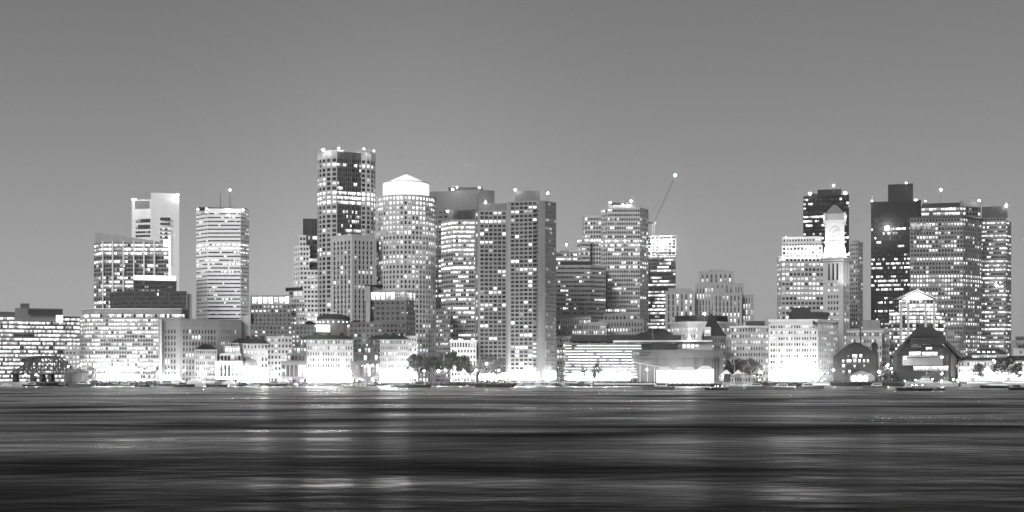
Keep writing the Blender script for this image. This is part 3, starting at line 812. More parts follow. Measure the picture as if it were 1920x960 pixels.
# parking garage
b = Building('parking_garage', 'long parking garage, open floors glowing between thin slabs under a dark flat roof', [(1060, 903), (1332, 905)], 36, 641, W(.25), 'garage')
po = b.poly; fz = [Z(711.4 - k * 5.4, 903) for k in range(13)]
core = inset(po, 7); b.w.prism(core, GZ, Z(643, 903), W(.4))
for k, z in enumerate(fz):
    b.w.prism(inset(po, .02 * k), z, z + 0.95, W(.16), bottom=True)
for k in range(13):
    t = k / 12; x = po[0][0] + (po[1][0] - po[0][0]) * t; y = po[0][1] + (po[1][1] - po[0][1]) * t
    b.w.box(x - .3, x + .3, y - .15, y + .6, GZ, Z(641, 903), W(.4))
for k, z in enumerate(fz[:-1]):
    mb = MB(); zz = z + 1.75
    for q in range(46):
        t = (q + .5) / 46; x = po[0][0] + (po[1][0] - po[0][0]) * t; y = po[0][1] + (po[1][1] - po[0][1]) * t + 4.5
        if rng.random() < .93: mb.box(x - 1.1, x + 1.1, y - .2, y + .2, zz - .12, zz + .06, glow('deck_tube', 6, sample=False) if 'deck_tube' not in bpy.data.materials else bpy.data.materials['deck_tube'])
    mb.build('strip_light', b.root)
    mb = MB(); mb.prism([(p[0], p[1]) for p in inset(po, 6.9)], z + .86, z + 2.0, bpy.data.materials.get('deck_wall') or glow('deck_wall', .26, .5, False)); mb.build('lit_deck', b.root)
mb = MB(); mb.prism(inset(plan([(1072, 905), (1275, 908)], 30), -.5), Z(640, 903), Z(628, 903), DARKROOF, bottom=True); mb.build('roof', b.root)
mb = MB(); q0 = plan([(1190, 907), (1262, 909)], 14); mb.loft(q0, Z(628, 905), inset(q0, 5), Z(622, 905), SLATE); mb.build('roof_light', b.root)
b.glow_row(1064, 1182, 699, 713, 902.0, 26, 7)
b.mast(1224, 616, 640, .25, D=899, name='pole')
b.done(690)
b = Building('masonry_block', 'narrow white corner block with a deep cornice left of the parking garage', [(1043, 931), (1084, 931)], 20, 633, W(.6))
b.shell([(7, .5)], 10, .5, Lit(.45, 1.5), rec=.3, side=(4, .5)); mb = MB(); mb.prism(inset(b.poly, -.9), b.z1 - .3, b.z1 + .9, W(.7), bottom=True); mb.build('cornice', b.root); b.done(700)

# aquarium
b = Building('aquarium', 'grey windowless aquarium with a prow end, dark lettering and a pale fish emblem', [(1184, 879), (1187, 872), (1337, 872)], 26, 656, W(.15), 'aquarium')
zt = b.z1; po = b.poly
pb = plan([(1198, 882), (1204, 875), (1337, 875)], 22)
b.w.loft(pb, GZ, inset(po, .6), Z(671, 872), W(.13)); b.w.prism(po, Z(671, 872) + .02, zt, W(.17), bottom=True)
for px in (1201, 1234, 1249, 1279, 1302, 1319): b.w.box(X(px, 872) - .2, X(px, 872) + .2, 871.75 if px > 1210 else 872.2, 876, GZ, Z(671.5, 872), W(.16))
b.part('annex', 1337, 1357, 656, 716, W(.14), D=868, dep=24)
for px in (1339, 1345, 1351): b.part('recess_shade', px, px + 3.4, 671, 715, W(.05), D=867.7, dep=1)  # dark slabs proud of the wall, painted as the shade of recesses
b.part('roof_plant', 1203, 1270, 644, 656, DARKROOF, D=878, dep=10)
b.part('roof_plant', 1222, 1247, 642, 656, DARKSTEEL, D=876, dep=6)
b.part('upper_storey', 1268, 1336, 640, 656, W(.4), D=878, dep=12)
b.part('roof_canopy', 1150, 1336, 638, 641, W(.6), D=877, dep=8)
mb = MB()
for px in range(1272, 1332, 8):
    q = front(px, px + 6, 877.6, 1); mb.face([(q[0][0], q[0][1], Z(654, 877)), (q[1][0], q[1][1], Z(654, 877)), (q[1][0], q[1][1], Z(646, 877)), (q[0][0], q[0][1], Z(646, 877))], GLASS, rng.choice((.1, 1.2, 1.6)), .2, [(0, 0), (1, 0), (1, 1), (0, 1)])
mb.build('window_band', b.root)
def lettering(txt, px, py, size, mat, parent, D, name='lettering', rx=90, rz=0):
    cu = bpy.data.curves.new(name, 'FONT'); cu.body = txt; cu.size = size; cu.extrude = .05; cu.offset = .05; cu.materials.append(mat)
    o = bpy.data.objects.new(name, cu); col.objects.link(o); bpy.context.view_layer.update()
    me = bpy.data.meshes.new_from_object(o.evaluated_get(bpy.context.evaluated_depsgraph_get())); bpy.data.objects.remove(o); o = bpy.data.objects.new(name, me); col.objects.link(o); ox, oy, oz = parent['_o']; o.parent = parent
    o.location = (X(px, D) - ox, D - oy, Z(py, D) - oz); o.rotation_euler = (R(rx), 0, R(rz)); return o
lettering('New England', 1199, 662.3, 1.5, DARKHULL, b.root, 871.8)
lettering('Aquarium', 1199, 667, 1.5, DARKHULL, b.root, 871.8)
fe = MB(); cx, cz = X(1192, 870.5), Z(662.5, 870.5)
N = 14; yq = 870.6
ang = -math.atan2(po[1][1] - po[0][1], po[1][0] - po[0][0])
def fp(u, v): return (X(1192.5, 871.8) + u, 871.8, cz + v)   # on the main front, 10 cm proud
top = [fp(-1.9 + 3.0 * k / N, .75 * math.sin(math.pi * k / N)) for k in range(N + 1)]; bot = [fp(-1.9 + 3.0 * k / N, -.75 * math.sin(math.pi * k / N)) for k in range(N + 1)]
for k in range(N):
    fe.tube(top[k], top[k + 1], .16, WHITE, 5); fe.tube(bot[k], bot[k + 1], .16, WHITE, 5)
fe.tube(fp(1.1, 0), fp(1.9, .7), .16, WHITE, 5); fe.tube(fp(1.1, 0), fp(1.9, -.7), .16, WHITE, 5); fe.tube(fp(1.9, .7), fp(1.9, -.7), .16, WHITE, 5)
fe.ball(fp(-1.0, .1), .2, WHITE)
fe.build('fish_emblem', b.root)
b.w.build('wall', b.root)
mb = MB(); A_, B_ = (X(1186, 860), Z(678, 860)), (X(1240, 860), Z(688, 860))
mb.face([(A_[0], 858, A_[1]), (B_[0], 858, B_[1]), (B_[0], 869, B_[1]), (A_[0], 869, A_[1])], CANVAS); mb.face([(A_[0], 858, A_[1] - .5), (B_[0], 858, B_[1] - .5), (B_[0], 858, B_[1]), (A_[0], 858, A_[1])], CANVAS)
for k in range(5):
    t = k / 4; x = A_[0] + (B_[0] - A_[0]) * t; mb.tube((x, 858.3, GZ), (x, 858.3, A_[1] + (B_[1] - A_[1]) * t - .3), .14, WHITE, 6)
mb.build('canopy', b.root)

# corner block, hotel, terrace tower, custom house
b = Building('corner_block', 'pale corner block with a white cornice and lit arched attic beside the pyramid roofed tower', [(1370, 938), (1402, 930), (1446, 936)], 22, 613, W(.52))
b.shell([(6, .5), (9, .5)], 12, .5, Lit(.6, 1.7), rec=.35, side=(4, .5))
mb = MB(); mb.prism(inset(b.poly, -1.0), b.z1 - .5, b.z1 + .95, WHITE, bottom=True); mb.build('cornice', b.root)
b.part('roof_house', 1400, 1433, 602, 613, W(.06), D=940, dep=10); b.part('chimney', 1433, 1442, 598, 613, W(.35), D=940, dep=6)
b.done(690)
b = Building('white_hotel', 'big square white building with eight window rows, flagpole standing in front', [(1443, 889), (1532, 885), (1571, 900)], 26, 601, W(.55, var=.07), 'hotel')
b.shell([(18, .62), (9, .4)], 11.6, .45, Lit(.4, 1.6), rec=.35, side=(4, .5), blank=6)
mb = MB()
po = b.poly
for q in range(7):
    t = q / 6; x = po[0][0] + (po[1][0] - po[0][0]) * t; y = po[0][1] + (po[1][1] - po[0][1]) * t
    mb.box(x - .6, x + .6, y - .45, y + .3, GZ, b.z1 - 2.2, W(.58, var=.07))
mb.build('pilaster', b.root)
mb = MB(); mb.prism(inset(po, -.9), b.z1 - .8, b.z1 + .95, W(.65), bottom=True); mb.build('cornice', b.root)
b.glow_row(1447, 1530, 697, 713, 884.0, 15, 14)
b.done(690)
b = Building('plant_block', 'dark rooftop boxes on a plain block peeping over the white hotel', [(1478, 926), (1553, 926)], 18, 588, W(.05))
b.shell([None], 10, .5, side=None); b.part('roof_house', 1484, 1520, 576, 590, W(.06), D=930); b.done()

b = Building('terraced_tower', 'office tower with a floodlit terraced crown, just left of the clock tower', [(1457, 990), (1465, 982), (1545, 982)], 32, 483, W(.40), 'tower')
b.shell([(3, .6), (11, .66)], 9, .55, Lit(.55, 1.8), rec=.35, side=(4, .5), cap=True)
b.shell([(11, .6)], 9, .6, Lit(.6, 1.2), z0=b.z1, z1=Z(462, 990), poly=plan([(1466, 991), (1542, 991)], 22), side=(4, .5), wall=W(.6))
b.shell([(13, .5)], 8, .45, Lit(.3, 1.5), z0=Z(462, 990), z1=Z(446, 996), poly=plan([(1467, 996), (1540, 996)], 16), side=(4, .5), wall=W(.65))
for px in range(1462, 1545, 10): flood((X(px, 984), 984.5, Z(481, 982)), (X(px, 990), 992, Z(452, 984)), 5500, 120)
for px in range(1464, 1545, 10): flood((X(px, 978), 978, Z(489, 978)), (X(px, 982), 983, Z(470, 982)), 2200, 110)
b.beacon(1474, 445, 1.0)
b.done(600)

b = Building('clock_tower', 'floodlit stone clock tower with columns, balcony and pyramid roof', [(1543, 966), (1581, 960), (1594, 966)], 20, 484, W(.48, var=.1), 'clock tower')
b.shell([(4, .55, .2), (2, .4, .1)], 11.2, .5, Lit(.45, 1.4), z1=Z(528, 960), rec=.4, side=(4, .4), cap=False)
b.shell([(3, .5, .17), (2, .4, .1)], 33, .84, Lit(.1, .8), z0=Z(528, 960) + .05, z1=Z(490, 960), rec=.8, side=(4, .4), cap=False)
for y_, e, h in ((530, -.5, .8), (489, -.9, 1.2), (485, -1.6, 1.3)):
    mb = MB(); mb.prism(inset(b.poly, e), Z(y_, 960), Z(y_, 960) + h, W(.55), bottom=True); mb.build('cornice', b.root)
ct = (X(1567, 968), 971.0)
cL = math.hypot(*ct); cr_, ctg = (ct[0] / cL, ct[1] / cL), (ct[1] / cL, -ct[0] / cL)      # depth and width directions of the tower head
def cp(u, v): return (ct[0] + ctg[0] * u + cr_[0] * v, ct[1] + ctg[1] * u + cr_[1] * v)
def c3(u, v, z): return cp(u, v) + (z,)
def sq(hw, n_=4): return [cp(-hw, -hw), cp(hw, -hw), cp(hw, hw), cp(-hw, hw)]
k_ = 966 / F
mb = MB(); mb.loft(sq(21 * k_), Z(484, 960) + 1, sq(18.5 * k_), Z(462, 960), W(.62)); mb.prism(sq(17.5 * k_), Z(462, 960), Z(414, 960), W(.62), bottom=True); mb.build('belfry', b.root)
mb = MB(); mb.prism(sq(20.5 * k_), Z(416, 960), Z(411.5, 960), W(.66), bottom=True); mb.prism(sq(19 * k_), Z(418, 960), Z(416, 960) - .02, W(.6), bottom=True); mb.build('belfry_cornice', b.root)
mb = MB(); mb.prism(sq(16 * k_), Z(411.5, 960), Z(398, 960), W(.5), bottom=True); mb.loft(sq(17 * k_), Z(398, 960), sq(1.2), Z(381, 960), W(.22)); mb.build('roof', b.root)
for sx in (-1, 1):
    mb = MB(); q_ = c3(sx * 18.5 * k_, -18 * k_, Z(404, 960)); mb.ball(q_, 1.3, W(.6), sz=2.2); mb.tube(c3(sx * 18.5 * k_, -18 * k_, Z(411, 960)), c3(sx * 18.5 * k_, -18 * k_, Z(400, 960)), .7, W(.6)); mb.build('corner_urn', b.root)
fv = -17.5 * k_
mb = MB(); cz = Z(433, 960)
for r0, r1, mt, yy in ((0, 3.6, W(.62), .12), (3.6, 4.0, W(.42), .2)):
    for q in range(32):
        a0, a1 = 2 * math.pi * q / 32, 2 * math.pi * (q + 1) / 32
        P = lambda r, a: c3(r * math.sin(a), fv - yy, cz + r * math.cos(a))
        mb.face([P(r0, a0), P(r1, a0), P(r1, a1), P(r0, a1)][::-1] if r0 else [P(0, 0), P(r1, a1), P(r1, a0)], mt)
for h in range(12):
    a = math.pi * h / 6; mb.tube(c3(2.9 * math.sin(a), fv - .2, cz + 2.9 * math.cos(a)), c3(3.5 * math.sin(a), fv - .2, cz + 3.5 * math.cos(a)), .13, DARKHULL, 4)
cl = mb.build('clock_face', b.root)
for a, L_ in ((1.1, 2.9), (4.2, 2.0)):
    mb = MB(); mb.tube(c3(0, fv - .28, cz), c3(L_ * math.sin(a), fv - .28, cz + L_ * math.cos(a)), .13, STEEL, 4); o = mb.build('hand'); o.parent = cl
    o.location = tuple(-v for v in b.root['_o'])
mb = MB()
for q in range(5):
    u = (q - 2) * 1.6; mb.prism([cp(u - .4, fv - .2), cp(u + .4, fv - .2), cp(u + .4, fv + .1), cp(u - .4, fv + .1)], Z(452, 960), Z(448, 960), W(.1), bottom=True)
mb.build('belfry_opening', b.root)
for sx in (-1, 0, 1):
    flood(c3(sx * 9, -17, Z(486, 958)), c3(sx * 4, fv, Z(440, 960)), 13000, 75)
    flood(c3(sx * 8, fv - 6.2, Z(482, 958)), c3(sx * 7, fv, Z(468, 960)), 4500, 100)
for sx in (-1, 1): flood(c3(sx * 9.2, fv - 1.5, Z(411, 960)), c3(sx * 7.5, fv + .5, Z(398, 960)), 2000, 100)
flood((X(1588, 940), 940, Z(540, 940)), (X(1590, 962), 962, Z(505, 960)), 26000, 60)
flood((X(1560, 925), 925, Z(610, 925)), (X(1566, 962), 962, Z(560, 960)), 16000, 90)
b.beacon(1592, 476, 1.0, D=954)
b.done(630)

b = Building('black_tower', 'black tower with a roof box and two flaring beacons, directly behind the clock tower', [(1506, 1108), (1592, 1108)], 40, 368, W(.02), 'tower')
b.shell([(20, .9)], 8.1, .5, Lit(.18, 2.2, bands=((402, 407, .9, 2.2), (412, 430, .55, 2.2), (436, 442, .5, 2.2))), rec=.25, side=(4, .9), blank=2)
b.part('roof_house', 1533, 1578, 355, 369, W(.02), D=1112, dep=26)
b.part('roof_step', 1521, 1534, 363, 369, W(.02), D=1112, dep=26)
for px in (1545, 1548, 1551, 1563, 1566, 1571): b.mast(px, 346 + rng.uniform(0, 3), 356, .25, D=1118)
for px, py in ((1519, 363), (1585, 362), (1563, 348)): b.beacon(px, py, 1.9, D=1104)
b.done(620)
b = Building('slender_tower', 'slender grey apartment tower right behind the clock tower', [(1593, 1068), (1608, 1064), (1618, 1070)], 22, 455, W(.36), 'tower')
b.shell([(4, .55), (3, .5)], 8.2, .5, Lit(.22, 1.5), rec=.3, side=(4, .5)); b.part('roof_house', 1598, 1611, 451, 456, W(.2), D=1074, dep=8); b.done(600)
b = Building('brick_warehouse', 'wide brick block with big arched windows under its eaves', [(1593, 942), (1668, 942)], 24, 618, W(.30))
b.shell([(16, .5)], 12, .5, Lit(.35, 1.4), rec=.35, side=(4, .5)); b.part('roof_house', 1617, 1650, 600, 620, W(.26), D=952, dep=12)
mb = MB(); pp = b.poly
for q in range(8):
    t = (q + .5) / 8; x = pp[0][0] + (pp[1][0] - pp[0][0]) * t; y = pp[0][1] + (pp[1][1] - pp[0][1]) * t - .12
    for s_ in range(8):
        a0, a1 = math.pi * s_ / 8, math.pi * (s_ + 1) / 8
        mb.tube((x + 1.6 * math.cos(a0), y, b.z1 - 3.2 + 1.6 * math.sin(a0)), (x + 1.6 * math.cos(a1), y, b.z1 - 3.2 + 1.6 * math.sin(a1)), .25, W(.4), 4)
mb.build('arch_hoods', b.root); b.done(690)
b = Building('corniced_block', 'lower pale block with a lit cornice in front of the arched brick one', [(1590, 926), (1654, 926)], 12, 622, W(.45))
b.shell([(13, .5)], 12, .5, Lit(.3, 1.3), rec=.3, side=(4, .5)); mb = MB(); mb.prism(inset(b.poly, -.9), b.z1 - .6, b.z1 + .95, W(.6), bottom=True); mb.build('cornice', b.root)
b.part('chimney', 1612, 1615, 611, 650, W(.1), D=915, dep=1.5); b.done(690)

b = Building('black_tower', 'black slab tower with a big roof box and scattered lit rows', [(1633, 1090), (1727, 1090)], 40, 379, W(.03), 'tower')
b.shell([(30, .8)], 8.2, .5, Lit(.05, 2.2, bands=((408, 413, .6, 2.2), (422, 430, .5, 2.6), (437, 443, .3, 2), (486, 492, .55, 2.2), (493, 505, .75, 2.2), (515, 545, .7, 2.2), (560, 590, .4, 2))), rec=.3, side=(3, .8), blank=22)
b.part('roof_house', 1665, 1712, 345, 380, W(.03), D=1096, dep=24)
for px, py in ((1635, 377), (1717, 375), (1699, 343)): b.beacon(px, py, 1.3, D=1087)
mb = MB(); mb.ball((X(1664, 1088), 1088, Z(427, 1088)), 1.6, BEACON); mb.build('work_light', b.root)
b.done(620)
b = Building('grid_tower', 'broad stone grid tower with a dark slanting glass top and folded corner', [(1706, 1018), (1806, 1012), (1841, 1028)], 34, 408, W(.26), 'tower')
b.shell([(17, .62), (8, .55)], 8.2, .58, Lit(.42, 1.8, wild=.15), rec=.35, side=(4, .6), cap=False)
po = plan([(1727, 1034), (1800, 1028), (1839, 1034)], 24)
b.shell([(10, .9), (7, .6)], 8.2, .55, Lit(.45, 1.9), z0=b.z1, z1=Z(388, 1030), poly=po, wall=W(.14), rec=.25, side=None, cap=False)
mb = MB(); z = b.z1; q = inset(b.poly, -.1)
mb.prism(q, z - .3, z + 1.2, W(.1), bottom=True); mb.loft(po, Z(388, 1030), inset(po, 1.2), Z(380, 1030), SLATE); mb.build('roof', b.root)
mb = MB(); mb.prism(plan([(1800, 1027), (1839, 1033)], 1.0), Z(388, 1030), Z(377, 1030), W(.28), bottom=True); mb.build('corner_fin', b.root)
mb = MB()
for k in range(4):
    px = 1708 + k * 20; qq = front(px, px + 18, 1016.5, .5)
    mb.face([(qq[0][0], qq[0][1] - .6, Z(432, 1016)), (qq[1][0], qq[1][1] - .6, Z(432, 1016)), (qq[1][0], qq[1][1] - .6, Z(420, 1016)), (qq[0][0], qq[0][1] - .6, Z(420, 1016))], GLASS, .55, .6, [(0, 0), (1, 0), (1, 1), (0, 1)])
mb.build('loggia_glazing', b.root)
for px, py in ((1735, 377), (1836, 376)): b.beacon(px, py, 1.2, D=1026)
m2 = MB(); m2.tube((X(1764, 1045), 1045, Z(385, 1045)), (X(1764, 1045), 1045, Z(358, 1045)), .2, STEEL, r2=.1); m2.ball((X(1764, 1045), 1045, Z(356, 1045)), .9, BEACON); m2.build('beacon_mast', b.root)
b.done(660)
b = Building('ribbon_tower', 'grey tower of even ribbon rows at the far end of the skyline', [(1838, 1062), (1886, 1058), (1896, 1066)], 32, 414, W(.28), 'tower')
b.shell([(12, .82), (3, .7)], 7.9, .42, Lit(.45, 2.0, wild=.15), rec=.3, side=(4, .8), cap=False)
b.shell([(8, .7), (2, .5)], 14, .6, Lit(.35, 1.3), z0=b.z1, z1=Z(408, 1060), poly=plan([(1839, 1063), (1886, 1059), (1892, 1064)], 28), side=None, cap=False)
b.part('crown', 1841, 1889, 387, 408, W(.10), D=1063, dep=28)
b.beacon(1887, 385, 1.3, D=1058); mb = MB(); mb.ball((X(1869, 1056), 1056, Z(535, 1056)), 0.5, BEACON); mb.build('work_light', b.root)
b.done(660)
for (x0, x1, top, D, alb, lab) in ((1896, 1960, 640, 1000, .3, 'grey low block at the far end behind the harbour cafe'), (1900, 1990, 655, 960, .5, 'pale end wall of the last block along the quay')):
    b = Building('end_block', lab, [(x0, D), (x1, D)], 22, top, W(alb)); b.shell([(8, .3, .1)], 10, .5, Lit(.15, 1.3), side=(4, .4)); b.done(690)
    b.part('roof_house', x0 + 8, x0 + 30, top - 9, top, W(.07), D=D + 5)

# gabled glass building
b = Building('gabled_office', 'glass grid office with a floodlit white gable over its middle bays', [(1667, 940), (1690, 934), (1752, 934), (1773, 940)], 26, 612, W(.12), 'office')
b.shell([(6, .86), (9, .86), (6, .86)], 7.2, .72, Lit(.5, 1.8, bands=((560, 606, .9, 2.4),)), rec=.2, z1=Z(585, 934), side=(3.4, .8), cap=True)
po = plan([(1685, 936), (1757, 936)], 20)
b.shell([(11, .86)], 9, .75, Lit(.97, 2.6), z0=Z(585, 934), z1=Z(562, 934), poly=po, rec=.2, side=(3.4, .8), cap=False, wall=W(.5))
for px in (1690, 1703.5, 1736, 1752):
    mb = MB(); x = X(px, 932); mb.box(x - .55, x + .55, 931.4, 934, GZ, Z(565, 932), W(.6)); mb.build('pier', b.root)
mb = MB(); zl, zr, za = Z(561, 934), Z(561, 934), Z(543, 934); xl, xr, xm = X(1683, 934), X(1759, 934), X(1720, 934); yf = 934.5
for (p, q_) in (((xl, zl), (xm, za)), ((xm, za), (xr, zr))):
    d = 1.1
    mb.face([(p[0], yf, p[1]), (q_[0], yf, q_[1]), (q_[0], yf + 18, q_[1]), (p[0], yf + 18, p[1])], GREYROOF)
    mb.tube((p[0], yf, p[1]), (q_[0], yf, q_[1]), .5, WHITE, 6)
mb.build('gable_roof', b.root)
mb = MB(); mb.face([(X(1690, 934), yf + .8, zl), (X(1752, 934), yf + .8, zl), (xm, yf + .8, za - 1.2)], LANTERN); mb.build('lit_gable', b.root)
for px in (1704, 1726): flood((X(px, 928), 929, Z(564, 930)), (X(1718, 934), 936, Z(550, 934)), 3000, 110)
b.done(640)

# long wharf brick warehouse with the gable
b = Building('gabled_warehouse', 'dark brick warehouse with a wide rounded gable and small lit windows on the wharf', [(1562, 874), (1646, 874)], 30, 668, W(.03), 'warehouse')
po = b.poly; ex = [(1562, 671), (1566, 666), (1573, 660), (1582, 653), (1592, 646), (1600, 643.5), (1606, 643), (1612, 644), (1622, 650), (1634, 658), (1642, 663), (1647, 668)]
pr_ = [(X(a, 874), Z(c, 874)) for a, c in ex]
b.w.face([(pr_[0][0], 874, GZ)] + [(pr_[-1][0], 874, GZ)] + [(x, 874, z) for x, z in reversed(pr_)], W(.03))
b.w.face([(pr_[-1][0], 874, GZ), (pr_[-1][0] + 8, 904, GZ), (pr_[-1][0] + 8, 904, pr_[-1][1]), (pr_[-1][0], 874, pr_[-1][1])], W(.03))
b.w.face([(pr_[0][0] + 8, 904, GZ), (pr_[0][0], 874, GZ), (pr_[0][0], 874, pr_[0][1]), (pr_[0][0] + 8, 904, pr_[0][1])], W(.03))
mb = MB()
for k in range(len(pr_) - 1):
    (xa, za_), (xb, zb_) = pr_[k], pr_[k + 1]
    mb.face([(xa, 873.4, za_ + .35), (xb, 873.4, zb_ + .35), (xb + 8.3, 905, zb_ + .35), (xa + 8.3, 905, za_ + .35)], DARKROOF)
    mb.face([(xa, 873.4, za_ - .3), (xb, 873.4, zb_ - .3), (xb, 873.4, zb_ + .35), (xa, 873.4, za_ + .35)], DARKROOF)
mb.build('roof', b.root)
for (px, py, w_, h_, li) in ((1591, 668, 3, 3, .5), (1602.5, 668.5, 9.5, 8, 1.4), (1614, 667.5, 5, 6, 2.2), (1625, 667, 4, 4, .05), (1581, 677.5, 4, 5.5, 1.6), (1592, 677, 9, 5, 2), (1603, 677, 5.5, 6, 1.3), (1611.5, 677, 5, 6, 1.5), (1620, 677, 4, 5.5, 1.5), (1627.5, 677, 4, 5.5, 1.5), (1581.5, 686.5, 5.5, 5.5, 1.8), (1602.5, 687, 4, 5, 1.2), (1620.5, 686, 3.5, 4, .8), (1581.5, 697.5, 4.5, 5, .7), (1593, 697, 4.5, 6, 1.6)):
    mb = MB(); x0, x1, z0, z1 = X(px - w_ / 2, 873.9), X(px + w_ / 2, 873.9), Z(py + h_ / 2, 873.9), Z(py - h_ / 2, 873.9)
    mb.face([(x0, 873.93, z0), (x1, 873.93, z0), (x1, 873.93, z1), (x0, 873.93, z1)], GLASS, li, .1, [(0, 0), (1, 0), (1, 1), (0, 1)])
    mb.box(x0 - .15, x1 + .15, 873.7, 873.98, z0 - .3, z0 - .02, W(.2)); mb.build('window', b.root)
b.part('chimney', 1634, 1645, 646, 672, W(.05), D=884, dep=4); mb = MB(); cq = front(1632, 1647, 883, 6); mb.loft(cq, Z(646, 884), inset(cq, 2.4), Z(641, 884), DARKROOF); mb.build('chimney_cap', b.root)
b.w.build('wall', b.root)
b = Building('arched_pavilion', 'low gabled pavilion with three glowing arches before the dark warehouse', [(1593, 868), (1640, 868)], 5.5, 704, W(.2), 'pavilion')
q = b.poly; b.w.prism(q, GZ, b.z1, W(.2)); b.w.build('wall', b.root)
mb = MB(); xm = (q[0][0] + q[1][0]) / 2; zt = Z(694, 868)
mb.face([(q[0][0] - .6, q[0][1] - .5, b.z1), (xm, q[0][1] - .5, zt), (xm, q[3][1], zt), (q[0][0] - .6, q[3][1], b.z1)], SLATE); mb.face([(xm, q[0][1] - .5, zt), (q[1][0] + .6, q[1][1] - .5, b.z1), (q[1][0] + .6, q[2][1], b.z1), (xm, q[2][1], zt)], SLATE)
mb.face([(q[0][0], q[0][1] - .1, b.z1), (q[1][0], q[1][1] - .1, b.z1), (xm, q[0][1] - .1, zt - .2)], W(.2)); mb.build('roof', b.root)
for px, r in ((1600, 4), (1611, 4.8), (1622, 4)):
    mb = MB(); c = X(px, 867); r_ = r * 867 / F; zc = Z(708, 867); yv = min(q[0][1], q[1][1]) - .12
    mb.face([(c - r_, yv, GZ), (c + r_, yv, GZ)] + [(c + r_ * math.cos(math.pi * k / 10), yv, zc + r_ * math.sin(math.pi * k / 10)) for k in range(11)], SHOPLIGHT); mb.build('lit_arch', b.root)

# big sloped roof hall
b = Building('sloped_hotel', 'massive dark trapezoid hotel with sloping roofs and lit terraces in its centre', [(1672, 880), (1793, 876)], 40, 665, W(.06), 'hotel')
k = 876 / F
def slab(pxs, yf, yb, mat, mb):
    f = [(X(a, 876), Z(c, 876)) for a, c in pxs]; n = len(f)
    mb.face([(x, yf, z) for x, z in f], mat)
    for i in range(n):
        j = (i + 1) % n; sh_ = (yb - yf) * .325; mb.face([(f[j][0], yf, f[j][1]), (f[i][0], yf, f[i][1]), (f[i][0] + sh_, yb, f[i][1]), (f[j][0] + sh_, yb, f[j][1])], mat)
    mb.face([(x + (yb - yf) * .325, yb, z) for x, z in reversed(f)], mat)
slab([(1674, 716), (1792, 716), (1792, 668), (1760, 640), (1700, 640), (1674, 668)], 876, 914, W(.035), b.w)
b.w.build('wall', b.root)
mb = MB(); slab([(1666, 668), (1716, 614), (1744, 614), (1762, 626), (1762, 631), (1705, 631), (1677, 666)], 872, 918, SLATE, mb); slab([(1760, 628), (1806, 670), (1794, 668), (1760, 634)], 872.5, 917.5, SLATE, mb); mb.build('roof', b.root)
mb = MB(); slab([(1705, 631), (1765, 631), (1768, 646), (1703, 646)], 873.2, 876.2, W(.04), mb); mb.build('upper_front', b.root)
for (x0, x1, y0, y1, li, d) in ((1706, 1750, 634, 638, .06, 872.9), (1712, 1722, 643, 647, 1.3, 875.8), (1729, 1745, 643, 646.5, 1.6, 875.8), (1736, 1748, 651, 656, 2.0, 875.6), (1708, 1728, 648, 653, .12, 875.7)):
    mb = MB(); n_ = max(2, int((x1 - x0) / 5))
    for q in range(n_):
        a, c = x0 + (x1 - x0) * q / n_, x0 + (x1 - x0) * (q + .9) / n_
        mb.face([(X(a, d), d, Z(y1, d)), (X(c, d), d, Z(y1, d)), (X(c, d), d, Z(y0, d)), (X(a, d), d, Z(y0, d))], GLASS, li * rng.uniform(.6, 1.2), .1, [(0, 0), (1, 0), (1, 1), (0, 1)])
    mb.build('window_band', b.root)
mb = MB(); mb.prism(front(1692, 1768, 868, 7), Z(669, 868), Z(667, 868), W(.4), bottom=True); mb.prism(front(1692, 1768, 867, 2), Z(685, 868), Z(672, 868), W(.28), bottom=True); mb.prism(front(1692, 1768, 868.5, 7), Z(671.8, 868), Z(670.5, 868), W(.3), bottom=True); mb.build('terrace', b.root)
def pane_row(name, x0, x1, y0, y1, D_, n_, li):
    mb = MB(); q = front(x0, x1, D_, 2); m2 = D_
    for k in range(n_):
        t0, t1 = (k + .04) / n_, (k + .96) / n_
        P = lambda t, z: (q[0][0] + (q[1][0] - q[0][0]) * t, q[0][1] + (q[1][1] - q[0][1]) * t, z)
        mb.face([P(t0, Z(y1, D_)), P(t1, Z(y1, D_)), P(t1, Z(y0, D_)), P(t0, Z(y0, D_))], GLASS, li * rng.uniform(.7, 1.3), rng.random() * .12, [(0, 0), (1, 0), (1, 1), (0, 1)])
    mb.build(name, b.root)
for x0, x1, y0, y1 in ((1704, 1727, 659.5, 667), (1729, 1758, 660, 667)):
    pane_row('lit_hall', x0, x1, y0, y1, 873.8, 5, 2.2)
pane_row('lobby', 1694, 1778, 686.5, 695, 873.5, 16, 1.7)
for px in (1703, 1721, 1733, 1750, 1765):
    flood((X(px, 866.4), 866.2, Z(672.5, 866)), (X(px, 867), 867.2, Z(684, 866)), 260, 60, size=.1)
for px in (1697, 1766):
    mb = MB(); mb.ball((X(px, 866), 866, Z(670.5, 866)), .8, LAMPSOFT); mb.build('lamp', b.root)
for x0, x1 in ((1772, 1779), (1783, 1789), (1676, 1682)): b.part('pier', x0, x1, 664, 716, W(.03), D=873, dep=2)

